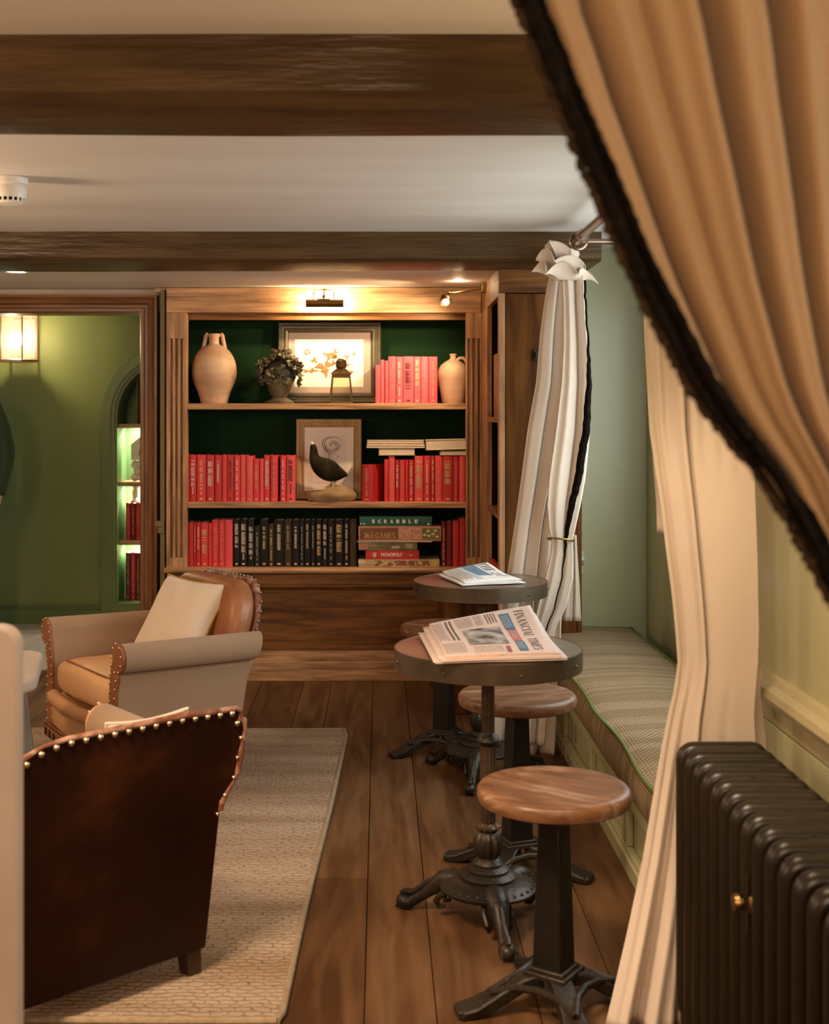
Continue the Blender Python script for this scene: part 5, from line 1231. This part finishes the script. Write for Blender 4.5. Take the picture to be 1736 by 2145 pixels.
# settle: end panel in the left foreground, seat and back run out of frame
d = 1.82; xe = X(37, d); zt_ = Z(1313, d)
t = thing('settle', 'cream painted wooden settle end standing at the left foreground edge', 'settle', (xe-.2, d, 0))
ol = [(0, 0), (0, zt_-.03)]+[(-.03+.03*math.cos(a), zt_-.03+.03*math.sin(a)) for a in [k*PI/12 for k in range(1, 7)]]+[(-.46, zt_), (-.46, 0)]
MB().prism(ol, lambda u, v, q: (xe+u, d+q, v), 0, .035).build('end_panel', wp, t, bevel=.006, bseg=3)
MB().box(xe-.46, xe-.01, d+.035-.6, d+.0, .40, .44).build('seat', wp, t, bevel=.006); MB().box(xe-.49, xe-.46, d-.6, d+.035, 0, zt_-.05).build('backrest', wp, t, bevel=.006)
MB().prism(ol, lambda u, v, q: (xe+u, d-.62+q, v), 0, .035).build('end_panel', wp, t, bevel=.006) if False else None
m = MB().box(xe-.44, xe-.40, d-.58, d-.54, 0, .40).box(xe-.06, xe-.02, d-.58, d-.54, 0, .40); m.build('front_leg', wp, t)

# ================================================================ curtains
linen = weave('cream_curtain_linen', (.68, .57, .46), (.73, .62, .51), sx=500, trans=.12)
drape_m = weave('brown_drape', (.31, .195, .098), (.345, .22, .112), sx=500, trans=.06)
trim_m = M('black_fringe', (.004, .0028, .002), (.013, .009, .006), scale=120, rough=1, spec=.05, bump=.8, bscale=200)
def pleat(s, n, ph=0): 
    a = 2*PI*(n*s+.10*math.sin(2*PI*s*1.7+ph)+.06*math.sin(2*PI*s*4.1)); return math.sin(a+ph)+.28*math.sin(2*a+1.1)
def curtain_mesh(rows, d, n, amp, ph=0, nu=120, nv=60, dfn=None, ys=None):
    m = MB(); yA, yB = rows[0][0], rows[-1][0]
    def fn(u, v):
        py = lerp(yA, yB, v); xl, xr = interp(rows, py); a = amp(v) if callable(amp) else amp
        dd = d+(dfn(u, v) if dfn else 0); w = pleat(u, n, ph)
        p = P(lerp(xl, xr, u), py, dd); k = (xr-xl)/F*d/n
        p.x += k*.16*math.cos(2*PI*(n*u)+ph)*min(u*8, 1)*min((1-u)*8, 1); p.y += a*w
        return p
    return m.grid(fn, nu, nv), fn
# pole over the bay
pr = MB(); xp, zp = .757, 2.003
t = thing('curtain_pole', 'bronze metal curtain pole running along the window bay', 'curtain pole', (xp, 3.9, zp))
pole_m = M('pole_bronze', (.26, .18, .13), (.34, .24, .18), scale=10, rough=.25, metal=.9)
MB().tube([(xp, 2.62, zp), (xp, 4.93, zp)], .0165, 18).build('pole', pole_m, t)
MB().tube([(xp, 4.55, zp), (xp, 4.62, zp)], .0200, 18).lathe([(.02, 0), (.03, .005), (.03, .012), (.02, .016)], (0, 0, 0), 18) if False else None
m = MB().tube([(xp, 4.70, zp), (xp, 4.86, zp)], .0215, 18).tube([(xp+.032*math.cos(2*PI*k/20), 4.82, zp-.008+.032*math.sin(2*PI*k/20)) for k in range(20)], .0065, 8, close=True); m.build('end_sleeve', MATS['pole_bronze'], t)
for yy_ in (4.90, 2.9): MB().tube([(xp, yy_, zp), ((XR if yy_ < 3.05 else XB)-.003, yy_, zp)], .011, 10).build('bracket', MATS['pole_bronze'], t)
# far curtain
t = thing('curtain', 'cream linen curtain gathered with a brass ring beyond the tables', 'curtain', (X(1160, 4.95), 4.95, .1), group='cream linen curtains of the window bay')
rows = [(556, 1156, 1226), (600, 1146, 1226), (640, 1140, 1226), (700, 1132, 1229), (800, 1124, 1232), (900, 1106, 1222), (1000, 1093, 1205), (1100, 1079, 1185), (1200, 1064, 1178), (1290, 1050, 1176), (1400, 1036, 1172), (1500, 1020, 1166), (1578, 1008, 1162)]
m, fnA = curtain_mesh(rows, 4.98, 4.0, lambda v: .012+.010*v, ph=.6, nu=150, nv=70); m.build('back_fall', linen, t, solid=.002)
# front fall gathered by the ring, black braid along its edge
rowsB = [(560, 1176, 1222), (640, 1180, 1224), (720, 1180, 1230), (800, 1176, 1235), (900, 1164, 1236), (1000, 1150, 1226), (1060, 1146, 1215), (1110, 1150, 1204), (1132, 1156, 1198), (1160, 1154, 1200), (1210, 1142, 1200), (1270, 1126, 1186), (1310, 1118, 1165), (1360, 1110, 1150), (1450, 1100, 1150), (1560, 1096, 1140)]
m, fnB = curtain_mesh(rowsB, 4.86, 1.6, lambda v: .014, ph=2.2, nu=90, nv=80); m.build('front_fall', linen, t, solid=.002)
# braid
def braid(fn, u, v0, v1, w, name, parent, off=-.006, n=70, th=.004):
    m = MB(); rr_ = random.Random(5)
    ps = []
    for k in range(n+1):
        v = lerp(v0, v1, k/n); uu = u(v) if callable(u) else u; ps.append((fn(max(0, uu-w), v), fn(min(1, uu+w), v)))
    vs = []; fs = []
    for i, (a, b) in enumerate(ps):
        j = Vector((rr_.uniform(-.002, .002), off+rr_.uniform(-.002, .0), 0))
        vs += [a+j+Vector((0, .003, 0)), lerp(a, b, .5)+j+Vector((0, -.004, 0)), b+j+Vector((0, .003, 0))]
    for i in range(n): fs += [(3*i, 3*i+1, 3*i+4, 3*i+3), (3*i+1, 3*i+2, 3*i+5, 3*i+4)]
    return m.add(vs, fs).build(name, trim_m, parent, solid=th)
braid(fnB, lambda v: interp([(0, .93), (.14, .95), (.35, .84), (.46, .80), (.56, .72), (.65, .56), (.74, .46), (1, .40)], v)[0], .03, .80, .055, 'braid', t, off=-.040)
# ring tie-back
zr, yr_ = Z(1132, 4.83), 4.86; xa, xb = X(1149, 4.83), X(1203, 4.83)
MB().tube([((xa+xb)/2+(xb-xa)/2*math.cos(a), yr_+.045*math.sin(a), zr+.006*math.cos(a+2.6)-.004*math.sin(a)) for a in [2*PI*k/32 for k in range(32)]], .0042, 8, close=True).build('tieback_ring', brass_m, t)
# side return of the curtain behind the tie
rowsC = [(1120, 1196, 1206), (1160, 1192, 1208), (1220, 1184, 1212), (1300, 1172, 1216)]
m, fnC = curtain_mesh(rowsC, 5.10, 2, .012, nu=30, nv=16); m.build('side_fall', linen, t, solid=.002)
# ruffled heading
fc = Vector((X(1186, 4.90), 4.90, Z(590, 4.90)))
def ruff_layer(r0, r1, z0, z1, lobes, ph, droop, sx, tilt, seed):
    q = random.Random(seed); am = [q.uniform(.6, 1.25) for _ in range(lobes)]
    def fn(u, v):
        a = 2*PI*u; k = u*lobes; i = int(k) % lobes; f = k-int(k); bl = .5-.5*math.cos(2*PI*f)
        A = lerp(am[i], am[(i+1) % lobes], f)
        r = lerp(r0, r1, v**.7)*(1+(.42*bl-.22)*v*A); fold = math.sin(2*PI*f)*.016*v
        z = lerp(z0, z1, v)-droop*A*v*v*bl+.010*v*math.sin(3*a+ph)
        ca, sa = math.cos(a+ph), math.sin(a+ph)
        return fc+Vector((sx*(r*ca-fold*sa)-tilt*v, .85*(r*sa+fold*ca)-.02, z+.020*v*(-ca)))
    return fn
m = MB()
m.grid(ruff_layer(.036, .098, .000, .060, 6, .3, .055, 1.12, .008, 1), 180, 14, closeu=True)
m.grid(ruff_layer(.028, .084, .012, .098, 5, 1.1, .040, 1.05, .016, 2), 160, 14, closeu=True)
m.grid(ruff_layer(.018, .060, .030, .142, 5, 2.0, .020, 1.0, .022, 3), 140, 12, closeu=True)
m.build('ruffled_heading', linen, t, solid=.0022)
# near curtain of the bay
t = thing('curtain', 'cream linen curtain hanging between the radiator and the window seat', 'curtain', (X(1480, 2.75), 2.75, 0), group='cream linen curtains of the window bay')
D2 = 2.74
rows = [(190, 1340, 1560), (560, 1346, 1575), (700, 1352, 1578), (820, 1358, 1580), (900, 1362, 1580), (1000, 1376, 1580), (1080, 1388, 1583), (1150, 1396, 1586), (1240, 1408, 1588), (1320, 1416, 1590), (1390, 1421, 1588), (1450, 1412, 1583), (1500, 1400, 1580), (1560, 1388, 1584), (1650, 1372, 1586), (1800, 1346, 1588), (1950, 1314, 1588), (2060, 1288, 1588), (2150, 1266, 1588)]
def foldy(u, v):
    # one deep fold at u~.38 and a broad flat panel to its right, soft edge folds at left
    return 0
def nearfn(u, v):
    py = lerp(190, 2150, v); xl, xr = interp(rows, py); p = P(lerp(xl, xr, u), py, D2)
    g = lambda c, w: math.exp(-((u-c)/w)**2)
    low = max(0, (v-.60)/.40); top_ = max(0, 1-v/.42)
    c1 = .36+.10*low; y = .030*g(c1, .016)*(1-.3*low)-.014*g(c1-.05, .04)
    y += .022*top_*math.sin(2*PI*(6.2*u)+.4)+.030*top_*g(.16, .05)
    y += low*(.040*g(.20, .05)-.035*g(.10, .07)-.03*g(.29, .06)+.012*g(.66, .06))
    y += .02*math.sin(u*5+v*3)*.4+.012*g(.08, .03)
    y += .030*(u < .05)*0
    p.y += y-.0; return p
m = MB(); m.grid(nearfn, 150, 90); m.build('linen_fall', linen, t, solid=.002)
# back edge with a small gathered frill seen at the left of the near curtain
rowsF = [(480, 1352, 1400), (760, 1358, 1400), (960, 1368, 1410), (1060, 1376, 1414), (1116, 1377, 1416)]
m, _ = curtain_mesh(rowsF, 2.80, 2, .006, nu=40, nv=40); m.build('lining', linen, t, solid=.0015)
rowsW = [(1400, 1520, 1592), (1450, 1530, 1590), (1550, 1535, 1602), (1700, 1540, 1608), (2000, 1540, 1610)]
m, _ = curtain_mesh(rowsW, 2.86, 2, .010, nu=30, nv=30); m.build('lining', linen, t, solid=.0015)
# big dark drape in the foreground, tied back out of frame on the right
DD = 1.30
edge = [(-700, 1000), (-300, 1035), (0, 1092), (100, 1134), (200, 1172), (300, 1216), (400, 1258), (500, 1300), (600, 1346), (700, 1398), (800, 1450), (880, 1505), (940, 1556), (1000, 1606), (1100, 1668), (1230, 1738), (1400, 1830), (1520, 1880)]
right = [(-700, 2500), (0, 2380), (400, 2260), (800, 2120), (1100, 2020), (1300, 1985), (1520, 1960)]
t = thing('curtain', 'large brown drape with a black braided edge swept across the top right foreground', 'curtain', (X(1500, DD), DD, 1.3))
def dfn(u, v):
    py = lerp(-700, 1520, v)
    # lines of the folds run parallel to the edge, fanning from the tie-back
    xl = interp(edge, py)[0]; xr = interp(right, py-80*u)[0]
    p = P(lerp(xl, xr, u), py, DD); a = .036*(1-v)**.45+.006
    s_ = 12.5*u+.6*math.sin(6*u+1)+.05; cr = abs(math.sin(PI*s_)); k_ = min(1, u*14); p.y += (a*(1-cr)**1.8*(1.15+.85*math.sin(19*u+1))-a*.3*math.sin(2*PI*s_*.25+1))*k_+.005*math.sin(2*PI*u*17+v*2)*(1-v)-.02*u
    return p
m = MB(); m.grid(dfn, 220, 60); m.build('drape_fall', drape_m, t, solid=.002)
def wfix(v):
    py = lerp(-700, 1520, v); return 19.5/(interp(right, py)[0]-interp(edge, py)[0])
m = MB(); vs = []; fs = []; n = 170; nc = 7; rr = random.Random(11)
for k in range(n+1):
    v = k/n; w = wfix(v); j = rr.uniform(-1, 1)*.0012
    for c in range(nc+1):
        q = c/nc; p = dfn(min(1, 2.5*w*q), v); vs.append(p+Vector((-.006*(1-q)+(j if c in (0, nc) else 0), -.004-.006*math.sin(PI*q)-.004, 0)))
for i in range(n): fs += [((nc+1)*i+c, (nc+1)*i+c+1, (nc+1)*(i+1)+c+1, (nc+1)*(i+1)+c) for c in range(nc)]
m.add(vs, fs).build('braid', trim_m, t, solid=.004)
# small pompon fringe on the lower edge
m = MB()
for k in range(150):
    v = lerp(.30, .93, k/149); a = dfn(0, v)+Vector((-.009+rr.uniform(-.002, .002), -.006, 0)); m.sphere(a, rr.uniform(.0035, .006), 6, 5)
m.build('fringe', M('dark_brown_fringe', (.018, .010, .005), (.045, .026, .012), scale=60, rough=1, spec=.05), t)
# pole of the drape
t = thing('curtain_pole', 'dark pole above the foreground drape', 'curtain pole', (.7, DD, 2.04))
MB().tube([(.12, DD+.03, 2.045), (.895, DD+.03, 2.045)], .014, 14).build('pole', pole_m, t)
# ================================================================ hall: wall lantern
yw = 8.05; yl = 7.86; lx = X(34, yl); hw_ = 44/F*yl; zl0, zl1 = Z(757, yl), Z(657, yl)
t = thing('wall_lantern', 'lit brass hexagonal wall lantern on the green hall wall', 'wall lamp', (lx, yw, zl0))
hexa = [(hw_*math.cos(PI/3*k), hw_*.92*math.sin(PI/3*k)) for k in range(6)]
rose = M('rosy_brass', (.62, .36, .22), (.70, .44, .28), scale=10, rough=.3, metal=.9)
m = MB()
for k in range(6):
    x_, y_ = hexa[k]; m.tube([(lx+x_, yl+y_, zl0), (lx+x_, yl+y_, zl1)], .0055, 6)
for z_ in (zl0+.004, zl1-.004): m.tube([(lx+x_, yl+y_, z_) for x_, y_ in hexa], .008, 6, close=True)
m.build('frame', rose, t)
fg = thin_glass('lantern_pane', (1, .93, .82), frost=.07, gloss=.03)
MB().add([(lx+x_*.97, yl+y_*.97, z_) for z_ in (zl0+.008, zl1-.008) for x_, y_ in hexa], [(k, (k+1) % 6, (k+1) % 6+6, k+6) for k in range(6)]).build('glass', fg, t)
MB().lathe([(hw_*1.05, 0), (hw_*1.0, .008), (hw_*.55, .034), (hw_*.2, .042), (.001, .046)], (lx, yl, zl1), 6).build('cap', rose, t, sharp=.3)
MB().lathe([(.001, -.004), (hw_*1.02, -.004), (hw_*1.02, .004), (.001, .004)], (lx, yl, zl0), 6).build('base', rose, t)
MB().lathe([(.001, 0), (.02, 0), (.016, .03), (.012, .06), (.001, .06)], (lx, yl, zl0+.004), 14).build('bulb_holder', brass_m, t)
MB().sphere((lx, yl, zl0+.13), .036, 14, 10, (1, 1, 1.5)).build('bulb', M('lantern_bulb', (1, .82, .55), emit=13), t)
MB().box(lx-.05, lx+.05, yl+hw_*.8, yw-.001, zl0+.10, zl0+.16).box(lx-.07, lx+.07, yw-.014, yw-.0005, zl0+.02, zl1-.02).build('wall_bracket', rose, t, bevel=.003)
light('lantern_light', 'POINT', (lx, yl-.01, zl0+.14), 58, (1, .86, .60), .04)
# light spilling in the niche: strips under each shelf
for z in niche_sh: light('niche_strip', 'AREA', (NX, YH+.20, z-.030), 11.0, (1, .93, .78), NR*1.8, .02, target=(NX, YH+.32, z-.6))
light('hall_fill', 'POINT', (-2.2, 7.0, 1.8), 1.5, (.85, 1, .7), .2)  # added fill with no fixture, lifts the hall beyond the doorway
# niche contents
nb = lambda px: X(px, YH+.1)
for (z, cols, tops, nm) in ((niche_sh[2], ['deep red', 'maroon', 'deep red', 'cream', 'deep red', 'maroon'], [.165, .162, .165, .15, .165, .16], 'middle'), (NB, ['maroon', 'deep red', 'maroon', 'maroon', 'deep red', 'maroon'], [.21, .212, .21, .205, .21, .2], 'lowest')):
    x = nb(263)
    for k in range(6):
        w = .031
        book(x, x+w, z, z+tops[k]*1.45, YH+.10, cols[k], 'faint' if nm == 'middle' else 'grey', '%s book, %s from the left on the %s lit shelf of the hall niche' % (cols[k], ORD[k], nm), 'books on the %s niche shelf' % nm, depth=.14)
        x += w+.001
z = niche_sh[1]
wc = M('white_china', (.74, .68, .58), rough=.3)
t = thing('ornament', 'white china house ornament on the upper lit shelf of the hall niche', 'ornament', (nb(284), YH+.12, z))
x_ = nb(275); m = MB().box(x_, x_+.12, YH+.09, YH+.16, z+.14, z+.24).add([(x_, YH+.09, z+.24), (x_+.12, YH+.09, z+.24), (x_+.06, YH+.09, z+.29), (x_, YH+.16, z+.24), (x_+.12, YH+.16, z+.24), (x_+.06, YH+.16, z+.29)], [(0, 1, 2), (3, 4, 5), (0, 2, 5, 3), (1, 2, 5, 4)]); m.build('body', wc, t)
m = MB()
for k, (dx_, dz_) in enumerate(((.02, .03), (.06, .03), (.10, .03), (.035, .075), (.08, .075), (.02, .11), (.06, .115), (.10, .11))): m.sphere((x_+dx_, YH+.12, z+dz_), .028, 10, 8)
m.build('base', wc, t); MB().box(x_+.05, x_+.07, YH+.087, YH+.091, z+.165, z+.205).build('window', M('tan_glaze', (.4, .24, .14), rough=.4), t)
z = niche_sh[2]+.165*1.45
t = thing('ornament', 'small white figurine on top of the red books in the hall niche', 'ornament', (nb(281), YH+.16, z+.001))
MB().lathe([(.001, 0), (.04, 0), (.04, .01), (.022, .03), (.028, .06), (.02, .085), (.001, .09)], (nb(281), YH+.16, z+.001), 16).sphere((nb(281), YH+.16, z+.105), .024, 12, 8).build('body', wc, t)
z = niche_sh[0]
book(nb(284), nb(287.5), z, z+.30, YH+.12, 'brown', 'plain', 'tall brown book in the dark arched top of the hall niche', 'niche top', depth=.14)
t = [o for o in bpy.data.objects if o.get('group') == 'niche top'][0]; del t['group']

# ================================================================ person at the left edge of the hall
px_, py_ = -2.40, 7.30
t = thing('person', 'person in a dark green coat standing in the hall at the left edge', 'person', (px_, py_, .004))
def skin_mesh(name, joints, bones, mat, parent, sub=2):
    me = bpy.data.meshes.new(name); bm = bmesh.new(); lay = bm.verts.layers.skin.verify(); vs = []
    for i, (p, r) in enumerate(joints):
        v = bm.verts.new(p); v[lay].radius = (r if isinstance(r, tuple) else (r, r)); v[lay].use_root = (i == 0); vs.append(v)
    for a, b in bones: bm.edges.new((vs[a], vs[b]))
    bm.to_mesh(me); bm.free(); me.materials.append(mat)
    o = bpy.data.objects.new(name, me); C.objects.link(o); o.parent = parent
    s = o.modifiers.new('skin', 'SKIN'); s.use_smooth_shade = True
    q = o.modifiers.new('sub', 'SUBSURF'); q.levels = sub; q.render_levels = sub
    return o
skin_c = M('skin', (.50, .30, .20), (.55, .34, .23), scale=6, rough=.5)
coat_m = M('dark_green_coat', (.030, .048, .022), (.042, .064, .030), scale=7, rough=.85); trous_m = M('dark_trousers', (.018, .024, .016), (.026, .032, .02), scale=7, rough=.85)
J = [((0, 0, .93), (.115, .085)), ((0, .01, 1.10), (.105, .08)), ((0, .01, 1.28), (.135, .09)), ((0, .01, 1.40), (.075, .065)), ((0, -.01, 1.49), .050), ((0, -.02, 1.56), (.066, .075)), ((0, -.02, 1.64), (.078, .092)), ((0, -.01, 1.71), (.055, .065))]
B = [(0, 1), (1, 2), (2, 3), (3, 4), (4, 5), (5, 6), (6, 7)]
for s in (-1, 1):
    n = len(J); J += [((s*.17, .01, 1.375), .052), ((s*.235, .03, 1.10), .040), ((s*.205, -.03, .86), .028), ((s*.20, -.045, .81), (.022, .036))]; B += [(2, n), (n, n+1), (n+1, n+2), (n+2, n+3)]
    h = len(J)
    for k, (dy, dz, l) in enumerate(((-.030, -.055, .9), (-.010, -.062, 1), (.010, -.06, .95), (.028, -.052, .8))):
        m_ = len(J); J += [((s*.20, -.045+dy*.8, .785), .011), ((s*.197, -.048+dy, .81+dz*1.0*l-.02), .009), ((s*.188, -.052+dy, .81+dz*1.0*l-.045), .007)]; B += [(n+3, m_), (m_, m_+1), (m_+1, m_+2)]
    m_ = len(J); J += [((s*.185, -.075, .80), .011), ((s*.178, -.092, .775), .009)]; B += [(n+3, m_), (m_, m_+1)]
    n = len(J); J += [((s*.09, 0, .86), .085), ((s*.10, -.01, .49), .055), ((s*.105, .02, .09), .038), ((s*.11, -.09, .035), (.038, .03)), ((s*.11, -.16, .03), (.032, .022))]; B += [(0, n), (n, n+1), (n+1, n+2), (n+2, n+3), (n+3, n+4)]
skin_mesh('body', J, B, skin_c, t)
J2 = [((0, 0, .62), (.195, .15)), ((0, .005, .84), (.175, .135)), ((0, .01, 1.05), (.145, .115)), ((0, .01, 1.28), (.160, .115)), ((0, .01, 1.41), (.085, .075))]; B2 = [(0, 1), (1, 2), (2, 3), (3, 4)]
for s in (-1, 1):
    n = len(J2); J2 += [((s*.175, .01, 1.38), .070), ((s*.240, .03, 1.10), .058), ((s*.208, -.025, .88), .046), ((s*.206, -.028, .862), .044)]; B2 += [(3, n), (n, n+1), (n+1, n+2), (n+2, n+3)]
skin_mesh('coat', J2, B2, coat_m, t)
J3 = [((0, 0, .93), (.130, .10))]; B3 = []
for s in (-1, 1):
    n = len(J3); J3 += [((s*.09, 0, .84), .095), ((s*.10, -.01, .49), .070), ((s*.105, .02, .09), .055), ((s*.105, .02, .07), .055)]; B3 += [(0, n), (n, n+1), (n+1, n+2), (n+2, n+3)]
skin_mesh('trousers', J3, B3, trous_m, t)
def P2(c): return Vector((px_, py_, .004))+Vector(c)
for s in (-1, 1): MB().sphere(P2((s*.11, -.075, .034)), .05, 14, 8, (.95, 2.4, .68)).build('shoe', M('black_shoe', (.012, .010, .009), rough=.4) if 'black_shoe' not in MATS else MATS['black_shoe'], t)
hm = M('brown_hair', (.05, .025, .012), (.09, .045, .02), scale=30, stretch=(3, 3, .4), rough=.6)
MB().sphere(P2((0, .012, 1.675)), .098, 18, 12, (.92, 1.02, 1.0)).sphere(P2((0, .05, 1.61)), .075, 14, 10, (1.0, .7, 1.2)).build('hair', hm, t)
MB().sphere(P2((0, -.112, 1.615)), .014, 10, 8, (.8, 1.1, 1.5)).build('nose', skin_c, t)
for s in (-1, 1):
    MB().sphere(P2((s*.031, -.098, 1.645)), .011, 10, 8).build('eye', M('eye_dark', (.06, .04, .03), rough=.1) if 'eye_dark' not in MATS else MATS['eye_dark'], t)
    MB().sphere(P2((s*.082, -.01, 1.625)), .024, 10, 8, (.35, .7, 1.2)).build('ear', skin_c, t)
MB().sphere(P2((0, -.100, 1.578)), .020, 10, 6, (1.2, .4, .3)).build('mouth', M('lips', (.40, .16, .12), rough=.5), t)

# world: dim, only seen through the windows
w = bpy.data.worlds.new('world'); SC.world = w; w.use_nodes = True
w.node_tree.nodes['Background'].inputs[0].default_value = (.62, .75, .85, 1); w.node_tree.nodes['Background'].inputs[1].default_value = .6
for im in list(bpy.data.meshes):
    if im.users == 0: bpy.data.meshes.remove(im)
